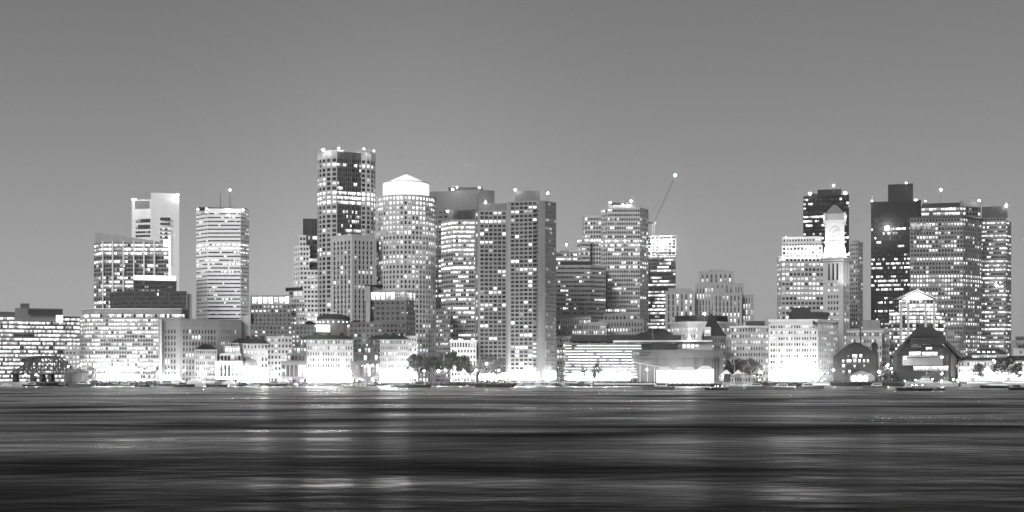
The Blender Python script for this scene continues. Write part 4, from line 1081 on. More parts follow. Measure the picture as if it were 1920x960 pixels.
b = Building('harbour_cafe', 'low hipped roof pavilion with four glowing arched dormers near the last trees', [(1822, 884), (1888, 884)], 18, 664, W(.35), 'pavilion')
b.shell([(14, .5)], 14, .5, Lit(.5, 1.5), side=(4, .5), cap=False)
mb = MB(); o_ = inset(b.poly, -.8); mb.loft(o_, b.z1 - .02, inset(b.poly, 5), Z(653, 884), SLATE); mb.build('roof', b.root)
for k in range(4):
    px = 1835 + k * 9.5; mb = MB(); c = X(px, 882); r_ = 2.9 * 882 / F; zc = Z(661, 882)
    mb.face([(c + r_ * math.cos(math.pi * j / 10), 882.2, zc + r_ * math.sin(math.pi * j / 10)) for j in range(11)], glow('dormer_glass', 1.6, sample=False) if 'dormer_glass' not in bpy.data.materials else bpy.data.materials['dormer_glass']); mb.build('lit_dormer', b.root)
b.done(690)
b = Building('quay_terrace', 'long low shed roofed terrace running along the quay by the moored ferries', [(1796, 879), (1960, 879)], 12, 676, W(.4))
b.shell([(30, .5)], 12, .45, Lit(.6, 1.6), side=(4, .5), cap=False)
b.glow_row(1800, 1950, 698, 713, 875.5, 36, 4)
mb = MB(); o_ = inset(b.poly, -.7); mb.loft(o_, b.z1, inset(b.poly, 4), Z(667, 879), SLATE); mb.build('roof', b.root); b.done()
b = Building('annex_block', 'dim mid rise annex between the sloped hotel and the grid tower', [(1774, 905), (1797, 905), (1811, 912)], 16, 628, W(.32))
b.shell([(6, .5), (4, .5)], 9, .5, Lit(.2, 1.3), side=(4, .5)); b.part('roof_house', 1776, 1790, 621, 629, W(.3), D=909, dep=6); b.done(680)
# ------------------------------------------------------------------ long wharf hotel complex (left of centre)
BR = W(.20); PALE = W(.5)
b = Building('hotel_block', 'brick hotel block with a glowing loggia and corner turret, behind the small dome', [(469, 902), (546, 899)], 24, 571, BR, 'hotel')
b.shell([(10, .5)], 8.1, .5, Lit(.3, 2.2, wild=.05, run=.3), rec=.35, side=(4, .5), cap=False)
b.shell([(7, .78, .03)], 17, .78, Lit(1, 2.6, run=0), z0=b.z1 + .05, z1=Z(555, 899), side=(4, .6), wall=W(.34))
b.shell([(6, .66)], 8.1, .5, Lit(.5, 1.6), poly=plan([(540, 906), (572, 902)], 18), z0=GZ, z1=Z(560, 902), rec=.3, side=(4, .5), wall=W(.4), cap=False)
b.shell([(3, .8)], 20, .6, Lit(.8, 1.0, run=0), poly=plan([(541, 907), (568, 904)], 15), z0=Z(560, 902), z1=Z(543, 904), rec=.3, side=(4, .5), wall=W(.55), cap=False)
mb = MB(); q = plan([(537, 906), (566, 903)], 17); mb.prism(inset(q, -.6), Z(542.8, 904), Z(539, 904), DARKROOF, bottom=True); mb.build('roof', b.root)
po = plan([(469, 896), (590, 896)], 20)
b.shell([(17, .42)], 8.1, .5, Lit(.42, 2.0), poly=po, z0=GZ, z1=Z(611, 896), rec=.3, side=(4, .5))
b.done(640)
b = Building('hotel_block', 'brick hotel block with a glowing loggia, directly beneath the lantern tower', [(683, 905), (762, 899), (779, 912)], 24, 563, W(.15), 'hotel')
b.shell([(8, .55, .02), (6, .55)], 9.4, .45, Lit(.07, 1.5, wild=.03), rec=.35, side=(4, .5), cap=False)
b.shell([(8, .8, .03), (5, .85)], 17, .8, Lit(1, 2.6, run=0), z0=b.z1 + .05, z1=Z(546, 899), side=(4, .6), wall=W(.34))
mb = MB(); mb.prism(front(686, 694, 900, 20), GZ, Z(536, 900), W(.38), bottom=True); mb.build('stair_tower', b.root)
mb = MB(); q = plan([(684, 909), (722, 905)], 16); zq = Z(546, 905)
mb.loft(q, Z(546, 905), [q[0], (q[1][0] - 8, q[1][1]), (q[2][0] - 8, q[2][1]), q[3]], Z(536, 905), W(.3)); mb.build('roof_house', b.root)
mb = MB(); mb.prism(front(684, 718, 904, 18), Z(536, 905) + .01, Z(534, 905), DARKROOF, bottom=True); mb.build('roof', b.root)
b.shell([(14, .55)], 9.4, .5, Lit(.2, 1.6, wild=0), poly=plan([(655, 898), (762, 896)], 14), z0=GZ, z1=Z(606, 896), rec=.3, side=(4, .5), wall=W(.14))
b.done(650)
b = Building('domed_hall', 'drum hall with a wide shallow dark dome and bright glass front between the hotel blocks', [(592, 906), (656, 906)], 20, 599, W(.22), 'hotel')
c0 = (X(624, 912), 916); r0 = 31 * 905 / F
ring = [(c0[0] + r0 * math.cos(2 * math.pi * k / 32), c0[1] + r0 * math.sin(2 * math.pi * k / 32)) for k in range(32)]
b.w.prism(ring, GZ, Z(598, 905), W(.24))
mb = MB()
prev = [(c0[0] + (x - c0[0]) * 1.04, c0[1] + (y - c0[1]) * 1.04) for x, y in ring]; zp = Z(598, 905)
for k in range(1, 8):
    t = k / 7; s_ = 1.04 * math.cos(t * math.pi / 2 * .93); cur = [(c0[0] + (x - c0[0]) * s_, c0[1] + (y - c0[1]) * s_) for x, y in ring]; zc = Z(598 - 11 * math.sin(t * math.pi / 2), 905)
    mb.loft(prev, zp, cur, zc, SLATE, cap=(k == 7)); prev, zp = cur, zc
mb.build('dome', b.root)
mb = MB(); mb.tube((c0[0], c0[1], zp - .2), (c0[0], c0[1], zp + 1.2), 4, WHITE, 16, 2.0); mb.build('dome_cap', b.root)
for k in range(8):
    a = R(205 + k * 18); mb = MB(); mb.ball((c0[0] + (r0 + .1) * math.cos(a), c0[1] + (r0 + .1) * math.sin(a), Z(603, 903)), .55, glow('porthole', 2.5, sample=False) if 'porthole' not in bpy.data.materials else bpy.data.materials['porthole']); mb.build('porthole', b.root)
mb = MB(); mb.prism(front(593, 619, 896, 6), Z(622, 897), Z(609, 897), LANTERN, bottom=True)
for k in range(7): mb.prism(front(593.5 + k * 4.1, 594.2 + k * 4.1, 895.7, .5), Z(622, 897), Z(609, 897), W(.3), bottom=True)
mb.build('glass_front', b.root)
for x0, x1, y0, y1 in ((566, 594, 600, 608), (650, 686, 600, 608)):
    po = plan([(x0, 903), (x1, 903)], 14); mb = MB(); mb.loft(inset(po, -.4), Z(y1, 903), inset(po, 5), Z(y0, 903), DARKROOF); mb.build('roof', b.root); b.w.prism(po, GZ, Z(y1, 903) - .02, W(.18))
    mb = MB(); pa, pb = po[0], po[1]
    for k in range(4):
        x = pa[0] + (pb[0] - pa[0]) * (k + .5) / 4; mb.face([(x - 1, pa[1] - .1, Z(614, 903)), (x + 1, pa[1] - .1, Z(614, 903)), (x + 1, pa[1] - .1, Z(609.5, 903)), (x - 1, pa[1] - .1, Z(609.5, 903))], GLASS, 1.8, .1, [(0, 0), (1, 0), (1, 1), (0, 1)])
    mb.build('window_band', b.root)
b.w.build('wall', b.root)

def pavilion(name, label, x0, xs, x1, top, rooft, stepw, wallm, pav, lit_p, ncol, pav_row=False):
    """wharf pavilion: stepped glass bays at its harbour end (x0..xs) and a long wing (xs..x1) under one dark roof"""
    b = Building(name, label, [(xs, 872), (x1, 878)], 18, top, wallm, 'hotel')
    b.shell([(ncol, .45)], 10.6, .55, Lit(lit_p, 1.2), rec=.3, side=(4, .5), cap=False, z0=Z(691, 872))
    steps = [(x0, 712, 678), (x0 + stepw * .25, 678, 664), (x0 + stepw * .5, 664, 650), (x0 + stepw * .8, 650, top)]
    for k, (xa, yb, yt) in enumerate(steps):
        d = 864 + k * 2.2
        b.shell([(max(3, int((xs - xa) / 7)), .7)], 14 if k else 30, .62, Lit(.45, 1.5), poly=plan([(xa, d), (xs - k * 2.5, d)], 10), z0=max(GZ, Z(yb, d)), z1=Z(yt, d), rec=.25, side=(4, .5), wall=pav, parapet=.4)
    q = plan([(x0 + stepw * .8, 872), (x1 + 2, 876)], 18)
    mb = MB(); mb.loft(inset(q, -.8), b.z1 + .02, inset(q, 5.5), Z(rooft, 874), DARKROOF); mb.prism(inset(q, -.85), b.z1 - .35, b.z1, W(.3), bottom=True); mb.build('roof', b.root)
    for k in range(3):
        mb = MB(); px = xs + (x1 - xs) * (k + .5) / 3.5; mb.prism(front(px, px + 7, 880, 4), Z(rooft + 6, 880), Z(rooft - 4, 880), DARKROOF, bottom=True); mb.build('chimney', b.root)
    po = plan([(xs, 873.5), (x1, 878)], 14); b.w.prism(po, GZ, Z(691, 873), W(.5))
    mb = MB(); (ax, ay), (bx, by) = po[0], po[1]; n_ = max(4, int((x1 - xs) / 7))
    for k in range(n_):
        ta, tb = (k + .08) / n_, (k + .92) / n_
        pa_, pb_ = (ax + (bx - ax) * ta, ay + (by - ay) * ta - .05), (ax + (bx - ax) * tb, ay + (by - ay) * tb - .05)
        mb.face([(pa_[0], pa_[1], GZ + .3), (pb_[0], pb_[1], GZ + .3), (pb_[0], pb_[1], Z(693.5, 873)), (pa_[0], pa_[1], Z(693.5, 873))], GLASS, 170.0, .0, [(0, 0), (1, 0), (1, 1), (0, 1)])
    mb.build('shopfront', b.root)
    mb = MB(); mb.prism(inset(plan([(xs, 869.5), (x1, 874)], 4), 0), Z(691, 871), Z(690, 871), W(.6), bottom=True); mb.build('awning', b.root)
    if name and pav_row:
        for k in range(6):
            px = x0 + 4 + k * (xs - x0 - 8) / 5; mb = MB(); y_ = 863.9; xa, xb = X(px - 2.4, y_), X(px + 2.4, y_)
            mb.face([(xa, y_, Z(687.6, y_)), (xb, y_, Z(687.6, y_)), (xb, y_, Z(682.6, y_)), (xa, y_, Z(682.6, y_))], GLASS, 3, .0, [(0, 0), (1, 0), (1, 1), (0, 1)]); mb.build('window', b.root)
    b.done(690)
    return b
pavilion('wharf_pavilion', 'pale stepped wharf pavilion with glass bays behind the small domed rotunda', 404, 455, 503, 644, 634, 34, W(.5), W(.48), .35, 7)
pavilion('wharf_pavilion', 'wharf pavilion with a dark stepped base and a long pale wing of many small windows', 527, 575, 662, 636, 628, 44, W(.44), W(.12), .5, 18)
pavilion('wharf_pavilion', 'dark stepped wharf pavilion with a row of square lit windows, next to the dark trees', 657, 712, 765, 636, 628, 40, W(.32), W(.05), .25, 14, True)
b = Building('low_terrace', 'low old terrace with a dark hipped roof beside the stepped pale pavilion', [(366, 876), (407, 876)], 16, 655, W(.3))
b.shell([(11, .5)], 10, .5, Lit(.25, 1.2), rec=.3, side=(4, .5), cap=False); mb = MB(); mb.loft(inset(b.poly, -.5), b.z1, inset(b.poly, 5), Z(645, 876), DARKROOF); mb.build('roof', b.root); b.done()
b = Building('hotel_wing', 'plain pale wing joining two wharf pavilions', [(500, 882), (548, 882)], 12, 633, W(.48)); b.shell([(7, .5)], 10.6, .5, Lit(.35, 1.2), rec=.3, side=(4, .5)); b.done(680)
b = Building('side_block', 'pale narrow block at the end of the dark stepped pavilion', [(752, 884), (782, 884)], 12, 632, W(.4)); b.shell([(6, .5)], 9, .5, Lit(.35, 1.4), rec=.3, side=(4, .5)); b.done(690)
b = Building('glass_canopy', 'slanted pale glass sail roof lit from below beside the brick hotel block', [(453, 898), (470, 898)], 8, 600, W(.6)); 
q = b.poly; b.w.face([(q[0][0], q[0][1], Z(640, 898)), (q[1][0], q[1][1], Z(640, 898)), (q[1][0], q[1][1], Z(585, 898)), (q[0][0], q[0][1], Z(599, 898))], W(.6)); b.w.prism(q, GZ, Z(640, 898), W(.5)); b.w.face([(q[1][0], q[1][1], Z(640, 898)), (q[2][0], q[2][1], Z(640, 898)), (q[2][0], q[2][1], Z(585, 898)), (q[1][0], q[1][1], Z(585, 898))], W(.5)); b.w.build('wall', b.root)

ro = thing('rotunda', 'small open rotunda with a round copper dome at the water edge', 'pavilion', (X(465, 858), 866, GZ))
c0 = (X(465, 860), 868.5); r0 = 4.6
mb = MB(); prev = None
for k in range(9):
    t = k / 8 * math.pi / 2; cur = [(c0[0] + r0 * math.cos(t) * math.cos(2 * math.pi * j / 24), c0[1] + r0 * math.cos(t) * math.sin(2 * math.pi * j / 24)) for j in range(24)]; zc = Z(686, 862) + r0 * 1.15 * math.sin(t)
    if prev: mb.loft(prev, zp, cur, zc, COPPER, cap=(k == 8))
    prev, zp = cur, zc
mb.tube((c0[0], c0[1], zp - .2), (c0[0], c0[1], zp + 1.6), .3, COPPER, 6, .1); mb.build('dome', ro, smooth=True)
mb = MB(); ring = [(c0[0] + 5.2 * math.cos(2 * math.pi * j / 24), c0[1] + 5.2 * math.sin(2 * math.pi * j / 24)) for j in range(24)]; mb.prism(ring, Z(688.5, 862), Z(686, 862), W(.6), bottom=True); mb.build('entablature', ro)
for j in range(12):
    a = 2 * math.pi * j / 12; mb = MB(); mb.tube((c0[0] + 4.7 * math.cos(a), c0[1] + 4.7 * math.sin(a), GZ), (c0[0] + 4.7 * math.cos(a), c0[1] + 4.7 * math.sin(a), Z(688.5, 862)), .32, W(.6), 8); mb.build('column', ro)

# ------------------------------------------------------------------ truss bridge, round shed, piers
br = thing('truss_bridge', 'dark rusty steel truss swing bridge before the ribbon windowed office', 'bridge', (X(70, 874), 874, GZ))
D = 870; topc = [(20, 700), (44, 686), (52, 671), (68, 668.5), (100, 668.5), (110, 675), (124, 686), (130, 700)]
for side_ in (0, 9):
    mb = MB(); P = [(X(a, D), D + side_, Z(c, D)) for a, c in topc]; B0 = [(X(a, D), D + side_, Z(700, D)) for a, c in topc]
    for k in range(len(P) - 1):
        mb.tube(P[k], P[k + 1], .6, DARKSTEEL, 5); mb.tube(B0[k], B0[k + 1], .6, DARKSTEEL, 5); mb.tube(B0[k], P[k + 1], .42, DARKSTEEL, 4); mb.tube(P[k], B0[k + 1], .38, DARKSTEEL, 4); mb.tube(P[k], B0[k], .45, DARKSTEEL, 4)
        M = [(P[k][i] + P[k + 1][i]) / 2 for i in range(3)]; Mb = [(B0[k][i] + B0[k + 1][i]) / 2 for i in range(3)]; mb.tube(M, Mb, .3, DARKSTEEL, 4)
    mb.build('truss', br)
mb = MB(); mb.box(X(14, D), X(134, D), D - .6, D + 9.6, Z(701.5, D), Z(700.5, D), DARKSTEEL)
for k in range(8): x = X(48 + k * 8, D); mb.box(x - .2, x + .2, D, D + 9, Z(669, D), Z(668, D), DARKSTEEL)
mb.build('deck', br)
for px in (25, 58, 75, 92, 122): 
    mb = MB(); mb.box(X(px, D) - 1, X(px, D) + 1, D + 1, D + 8, GZ - 1, Z(701.6, D), TIMBER); mb.build('pier', br)
sh = thing('round_shed', 'low round dark waterside shed with a conical roof between the bridge and the quay lamps', 'shed', (X(138, 858), 868, GZ))
c0 = (X(138, 864), 868); ring = lambda r, n_=20: [(c0[0] + r * math.cos(2 * math.pi * j / n_), c0[1] + r * math.sin(2 * math.pi * j / n_)) for j in range(n_)]
mb = MB(); mb.prism(ring(7.5), GZ, Z(699, 864), W(.1)); mb.build('wall', sh); mb = MB(); mb.loft(ring(8.6), Z(699, 864), ring(4.5), Z(692, 864), SLATE); mb.build('roof', sh)

def pier(label, px0, px1, D, dep, ztop, mat=TIMBER, solid=False):
    x0, x1 = X(px0, D), X(px1, D); t = thing('wharf_pier', label, 'pier', ((x0 + x1) / 2, D, 0))
    mb = MB(); mb.box(x0, x1, D, D + dep, ztop - .45, ztop, mat); mb.build('deck', t)
    if solid: mb = MB(); mb.box(x0 + .2, x1 - .2, D + .5, D + dep - .3, -.5, ztop - .85, DARKHULL); mb.build('bulkhead', t)
    n_ = max(3, min(40, int((x1 - x0) / 3)))
    for k in range(n_ + 1):
        x = x0 + (x1 - x0) * k / n_; h = rng.uniform(.2, 1.5) if k % 2 else .1
        mb = MB(); mb.tube((x, D - .25, -.8), (x + rng.uniform(-.1, .1), D - .25, ztop + h), .24, TIMBER, 6); mb.build('pile', t)
    return t
pier('dark timber pier with tall piles in front of the lit trees', 826, 956, 853, 8, 3.0, solid=True)
pier('pale low wharf edge left of the dark timber pier', 765, 826, 855, 6, 2.6, CONCRETE)
t = pier('long black wharf deck in front of the aquarium tents', 1113, 1232, 842, 12, 2.9, solid=True)
mb = MB(); mb.box(X(1114, 841), X(1233, 841), 841.2, 841.6, 1.5, 1.75, LANTERN); mb.build('rail_light', t)
pier('black wharf deck under the aquarium wall with no rail light', 1234, 1352, 836, 14, 2.6, solid=True)
pier('crowded dark wharf below the white hotel', 1418, 1556, 852, 9, 3.3, solid=True)
pier('black bulkhead wharf before the gabled warehouse', 1559, 1690, 848, 12, 3.4, solid=True)
pier('dark wharf deck with short piles below the dark stepped pavilion', 655, 765, 855, 6, 2.9)
pier('dark wharf deck with short piles under the pale wing', 527, 655, 855, 6, 2.7)
pier('low dark landing beside the rotunda', 440, 527, 855, 6, 2.5)
pier('dark landing stage below the glass grid office', 165, 300, 855, 6, 3.4)
pier('marina landing crossed by masts at the foot of the apartment slabs', 956, 1113, 853, 8, 2.3)
pier('dark landing between the round shed and the bridge', 60, 165, 855, 6, 2.8)
pier('ferry landing at the far end of the quay', 1690, 1960, 853, 8, 2.4)

# event tents by the aquarium
for k, (x0, x1, y0, y1) in enumerate(((1231, 1262, 692, 710), (1263, 1306, 692, 710), (1307, 1338, 690, 710))):
    t = thing('event_tent', ['low white tent glowing from inside, closest to the sloping canopy', 'middle glowing white tent with a long ridge along the aquarium wall', 'tallest glowing white tent by the aquarium annex'][k], 'tent', (X((x0 + x1) / 2, 856), 860, GZ), 'glowing tents by the aquarium')
    q = front(x0, x1, 856, 7); mb = MB(); mb.prism(q, GZ, Z(y0 + 3, 856), glow('tent_wall', 6.0, .7, False) if 'tent_wall' not in bpy.data.materials else bpy.data.materials['tent_wall']); mb.build('tent_wall', t)
    mb = MB(); mb.loft(inset(q, -.4), Z(y0 + 3, 856) + .02, inset(q, 2.9), Z(y0 - 4, 856), CANVAS); mb.build('tent_roof', t)
for k, (px, lab) in enumerate(((1362, 'white peaked canopy tent beside the leafy trees'), (1384, 'second peaked canopy tent, nearer the bare masts'))):
    t = thing('canopy_tent', lab, 'tent', (X(px, 860), 864, GZ)); q = front(px - 9, px + 9, 860, 7)
    mb = MB(); c = ((q[0][0] + q[2][0]) / 2, (q[0][1] + q[2][1]) / 2); mb.loft(q, Z(701, 860), [(c[0] - .1, c[1] - .1), (c[0] + .1, c[1] - .1), (c[0] + .1, c[1] + .1), (c[0] - .1, c[1] + .1)], Z(693, 860), CANVAS); mb.build('tent_roof', t)
    for p in q:
        mb = MB(); mb.tube((p[0], p[1], GZ), (p[0], p[1], Z(701, 860)), .09, WHITE, 6); mb.build('leg', t)

# flagpole
fl = thing('flagpole', 'tall white flagpole with a striped flag flying before the white hotel', 'flagpole', (X(1523, 862), 864, GZ)); D = 864
mb = MB(); mb.tube((X(1523, D), D, GZ), (X(1523, D), D, Z(600, D)), .22, WHITE, 8, .1); mb.ball((X(1523, D), D, Z(599, D)), .3, WHITE); mb.build('pole', fl)
mb = MB(); NX, NZ = 16, 13
FD, FS1, FS2 = plain('flag_canton', .06), plain('flag_dark_stripe', .18), plain('flag_pale_stripe', .75)
def fpt(u, v): return (X(1523, D) + .2 + u * 7.6, D + .55 * math.sin(u * 7) * u, Z(601, D) - v * 4.6 - u * 3.6 + .25 * math.sin(u * 9))
for i in range(NX):
    for j in range(NZ):
        q = [fpt(i / NX, (j + 1) / NZ), fpt((i + 1) / NX, (j + 1) / NZ), fpt((i + 1) / NX, j / NZ), fpt(i / NX, j / NZ)]
        mb.face(q, FD if (i < 7 and j < 7) else (FS1 if j % 2 == 0 else FS2))
mb.build('flag', fl)

# ------------------------------------------------------------------ trees
def tree(label, px, py_top, w_px, D, leaf, n=1500, group=None, base=GZ, cone=False):
    x = X(px, D); t = thing('street_tree', label, 'tree', (x, D, base), group)
    h = Z(py_top, D) - base; w = w_px * D / F / 2
    mb = MB(); th = h * .35
    mb.tube((x, D, base), (x, D, base + th), .28, BARK, 7, .2)
    for k in range(6):
        a = k * 1.05 + rng.random(); mb.tube((x, D, base + th * .9), (x + math.cos(a) * w * .6, D + math.sin(a) * w * .6, base + h * rng.uniform(.55, .85)), .14, BARK, 5, .05)
    mb.build('trunk', t)
    mb = MB(); cl = []
    for k in range(26):
        a = rng.uniform(0, 6.28); rr = math.sqrt(rng.random()) * .75; zz = rng.uniform(.50 if leaf is LEAFSHADE else .32, .9)
        if cone: rr *= (1.15 - zz)
        cl.append((x + math.cos(a) * rr * w, D + math.sin(a) * rr * w * .9, base + h * zz * (1 - .25 * rr * rr), rng.uniform(.26, .44) * w * (.8 if leaf is LEAFSHADE else 1)))
    for k in range(n):
        c = rng.choice(cl); v = Vector((rng.gauss(0, 1), rng.gauss(0, 1), rng.gauss(0, .8))); v.normalize(); v *= c[3] * rng.uniform(.5, 1.1)
        p = Vector(c[:3]) + v; s_ = rng.uniform(.28, .6)
        a = Vector((rng.gauss(0, 1), rng.gauss(0, 1), rng.gauss(0, 1))).normalized(); e = a.orthogonal().normalized()
        mb.face([p - a * s_, p - e * s_ * .6, p + a * s_, p + e * s_ * .6], leaf)
    mb.build('crown', t)
dk = 'dense dark tree in the row behind the bright quay lamps'
for k, (px, top, w) in enumerate(((777, 661, 32), (797, 660, 34), (816, 658, 30), (834, 657, 32), (850, 653, 36), (868, 661, 32), (882, 676, 22))):
    tree(['first dense dark tree after the dark stepped pavilion', 'second dark tree of the low dense row', 'third dark tree of the low dense row, middle height', 'fourth dark tree, just before the tallest of the row', 'tallest rounded tree of the dark row', 'dark tree sloping down after the tallest of the row', 'shortest dark tree ending the row by the pale arcade block'][k], px, top, w, 866, LEAFSHADE, 3600, 'dark trees along the wharf park')
for k, (px, top, w) in enumerate(((903, 659, 26), (922, 658, 28), (938, 664, 24))):
    tree(['airy lit tree nearest the pale arcade block', 'tallest airy lit tree with lamps among its leaves', 'airy lit tree touching the apartment slab'][k], px, top, w, 868, LEAF, 1800, 'lit trees by the apartment slabs')
for k, (px, top, w, c) in enumerate(((1050, 680, 18, False), (1096, 684, 16, False), (1122, 676, 22, False), (1114, 690, 12, True))):
    tree(['small tree between the apartment slab and the garage', 'thin young tree before the garage', 'pointed young tree, tallest before the garage', 'tiny clipped tree at the foot of the garage'][k], px, top, w, 866, LEAF, 700, 'young trees before the garage', cone=c)
for k, (px, top, w) in enumerate(((1368, 674, 26), (1386, 669, 30), (1406, 668, 30), (1420, 676, 20))):
    tree(['leafy tree touching the aquarium annex', 'leafy tree behind the peaked tents', 'tallest leafy tree beside the bare masts', 'small leafy tree next to the white hotel'][k], px, top, w, 872, LEAF, 2200, 'trees between aquarium and white hotel')
for k, (px, top, w) in enumerate(((1657, 676, 24), (1680, 690, 12), (1736, 692, 10), (1834, 676, 30), (1872, 664, 30), (1890, 668, 34), (1908, 676, 26))):
    tree(['round lit tree between the gabled warehouse and sloped hotel', 'small dark tree at the corner of the sloped hotel', 'little conical tree in front of the hotel lobby', 'spreading tree by the floodlit mast near the cafe', 'tall tree before the harbour cafe', 'widest tree near the end of the quay', 'last tree at the end of the quay'][k], px, top, w, 866, LEAF, 2000, 'trees on the ferry quay')

# ------------------------------------------------------------------ street lamps
def lamp(px, py, D, mat=LAMP, r=.5, label=None, base=GZ):
    x = X(px, D); t = thing('street_lamp', label, 'street lamp', (x, D, base), 'quay lamps'); z = Z(py, D)
    mb = MB(); mb.tube((x, D, base), (x, D, z - r), .12, DARKSTEEL, 6, .07); mb.build('pole', t)
    mb = MB(); mb.ball((x, D, z), r, mat, 7, 4); mb.build('globe', t)
LP = [(48, 703, 'left of two low lamps under the truss bridge'), (68, 703, 'right of two low lamps under the truss bridge'), (128, 687, 'lamp above the round shed, on its bridge side'), (152, 684, 'tall lamp rising over the round shed roof'), (178, 688, 'lamp at the curved corner of the glass grid office'), (201, 690, 'lamp before the left bays of the glass grid office'), (227, 691, 'lamp at the middle of the glass grid office'), (250, 691, 'brightest lamp before the glass grid office'), (276, 694, 'lamp at the end of the glass grid office'), (296, 700, 'low lamp beside the dark moored yacht'), (318, 694, 'lamp before the brick block, left bays'), (345, 695, 'lamp before the brick block by the white yacht'), (383, 704, 'large flaring lamp above the white yachts'), (398, 692, 'lamp before the low old terrace'), (420, 696, 'lamp by the stepped pale pavilion'), (442, 697, 'lamp left of the rotunda'), (492, 697, 'lamp right of the rotunda'), (515, 698, 'lamp before the plain pale wing'), (531, 694, 'lamp at the dark stepped base corner'), (585, 699, 'lamp at the near end of the many windowed wing'), (606, 700, 'lamp before the middle of the many windowed wing'), (630, 707, 'low lamp on the landing below the many windowed wing'), (658, 701, 'lamp at the far corner of the many windowed wing'), (712, 699, 'lamp at the inner corner of the dark stepped pavilion'), (738, 700, 'lamp before the end wing of the dark pavilion'), (758, 699, 'lamp just before the dark tree row'),
      (780, 694, 'first lamp under the dark trees'), (795, 695, 'second lamp under the dark trees'), (822, 695, 'third lamp under the dark trees'), (835, 694, 'fourth lamp under the dark trees, close to the third'), (864, 695, 'lamp under the end of the dark trees'), (893, 694, 'bright lamp between dark and lit trees'), (912, 682, 'high lamp amid the airy lit trees'), (935, 695, 'lamp beneath the airy lit trees'), (966, 696, 'lamp at the first apartment slab foot'), (991, 694, 'very bright lamp before the tallest apartment slab'), (1030, 700, 'lamp at the side of the tallest apartment slab'), (1077, 700, 'lamp at the corner of the garage'), (1100, 698, 'lamp among the young trees'), (1135, 697, 'lamp after the young trees'), (1155, 693, 'tall lamp before the garage end'), (1186, 692, 'lamp under the tip of the sloping canopy'), (1213, 693, 'lamp in the middle of the sloping canopy'), (1245, 692, 'lamp over the low white tent'), (1279, 691, 'lamp over the middle tent'), (1360, 697, 'lamp by the peaked tents'), (1425, 698, 'lamp left of the white hotel'), (1448, 700, 'lamp at the corner of the white hotel'), (1472, 700, 'lamp before the left third of the white hotel'), (1497, 700, 'lamp before the middle of the white hotel'), (1540, 700, 'lamp right of the flagpole'), (1563, 694, 'flaring lamp at the dark warehouse corner'), (1648, 697, 'lamp at the pavilion with arches'), (1665, 684, 'high lamp beside the round lit tree'), (1766, 701, 'lamp on the quay before the sloped hotel'), (1802, 690, 'lamp at the corner of the quay terrace'), (1820, 697, 'lamp before the quay terrace'), (1863, 676, 'floodlit mast lamp above the ferries'), (1875, 699, 'flaring lamp over the ferries'), (1901, 702, 'last lamp at the end of the quay')]
BIG = {250: 1.5, 383: 1.7, 893: 1.3, 991: 1.6, 1563: 1.4, 1279: 1.1, 835: 1.2}
def power(px):
    if px in (398, 420): return .3
    if px in (531, 658, 712): return .12
    if 398 <= px <= 760: return .5
    if 770 < px < 870: return .6
    if 1190 < px < 1340: return .12
    if 1140 < px < 1195: return .25
    if 30 < px < 160: return .14
    if 160 < px < 300: return .4
    if 1425 <= px <= 1545: return .55
    if px > 1790: return .3
    return .5
for px, py, lab in LP:
    r_ = .36 * BIG.get(px, 1.0) ** .5; f_ = power(px) * BIG.get(px, 1.0)
    lamp(px, py, 873.0 if 770 < px < 870 else (859.2 if px < 770 or 870 < px < 1110 else 864.5), lamp_mat(520 * f_ / r_ ** 2), r_, 'globe lamp, ' + lab)
t = thing('roof_floodlight', 'fierce white floodlight on the aquarium roof', 'floodlight', (X(1293, 875), 875, Z(641, 875)))
mb = MB(); mb.tube((X(1293, 875), 875, Z(641, 875)), (X(1293, 875), 875, Z(637, 875)), .15, STEEL); mb.build('stand', t); mb = MB(); mb.ball((X(1293, 875), 875, Z(635.5, 875)), .7, LAMP); mb.build('lens', t)

for k in range(64):
    px = rng.choice((rng.uniform(165, 300), rng.uniform(440, 765), rng.uniform(440, 765), rng.uniform(830, 1110), rng.uniform(1420, 1550), rng.uniform(1690, 1915))); D = 860.5; x = X(px, D); zb = 2.0; zt = rng.uniform(3.6, 5.2)
    t = thing('dock_light', 'small bright light on a short post along the landings', 'dock light', (x, D, zb), 'dock lights'); r_ = rng.uniform(.16, .3)
    mb = MB(); mb.tube((x, D, zb), (x, D, zt), .06, DARKSTEEL, 5); mb.build('pole', t); mb = MB(); mb.ball((x, D, zt), r_, lamp_mat(320), 6, 4); mb.build('globe', t)
# ------------------------------------------------------------------ boats
def hull(mb, L, B, H, mat, bow=.35, deck=None, z0=-.25, sheer=.35):
    N = 12; rows = []
    for k in range(N + 1):
        t = k / N; u = -L / 2 + L * t; w = B / 2 * (1 if t < 1 - bow else math.cos((t - 1 + bow) / bow * math.pi / 2) ** .8) * (.85 + .15 * min(1, t * 4)); zz = H * (1 + sheer * t * t)
        rows.append(((u + (.06 * L * max(0, t - .7) / .3), -w, zz), (u, -w * .72, z0), (u, w * .72, z0), (u + (.06 * L * max(0, t - .7) / .3), w, zz)))
    for k in range(N):
        a, c = rows[k], rows[k + 1]
        mb.face([a[1], c[1], c[0], a[0]], mat); mb.face([a[3], c[3], c[2], a[2]], mat); mb.face([a[0], c[0], c[3], a[3]], deck or mat)
    a = rows[0]; mb.face([a[1], a[0], a[3], a[2]], mat)
def win_strip(mb, x0, x1, y, z0, z1, n_, lit):
    for s_ in (-1, 1):
        for k in range(n_):
            a, c = x0 + (x1 - x0) * (k + .1) / n_, x0 + (x1 - x0) * (k + .9) / n_
            q = [(a, s_ * y, z0), (c, s_ * y, z0), (c, s_ * y, z1), (a, s_ * y, z1)]
            mb.face(q if s_ < 0 else q[::-1], GLASS, lit, .2, [(0, 0), (1, 0), (1, 1), (0, 1)])
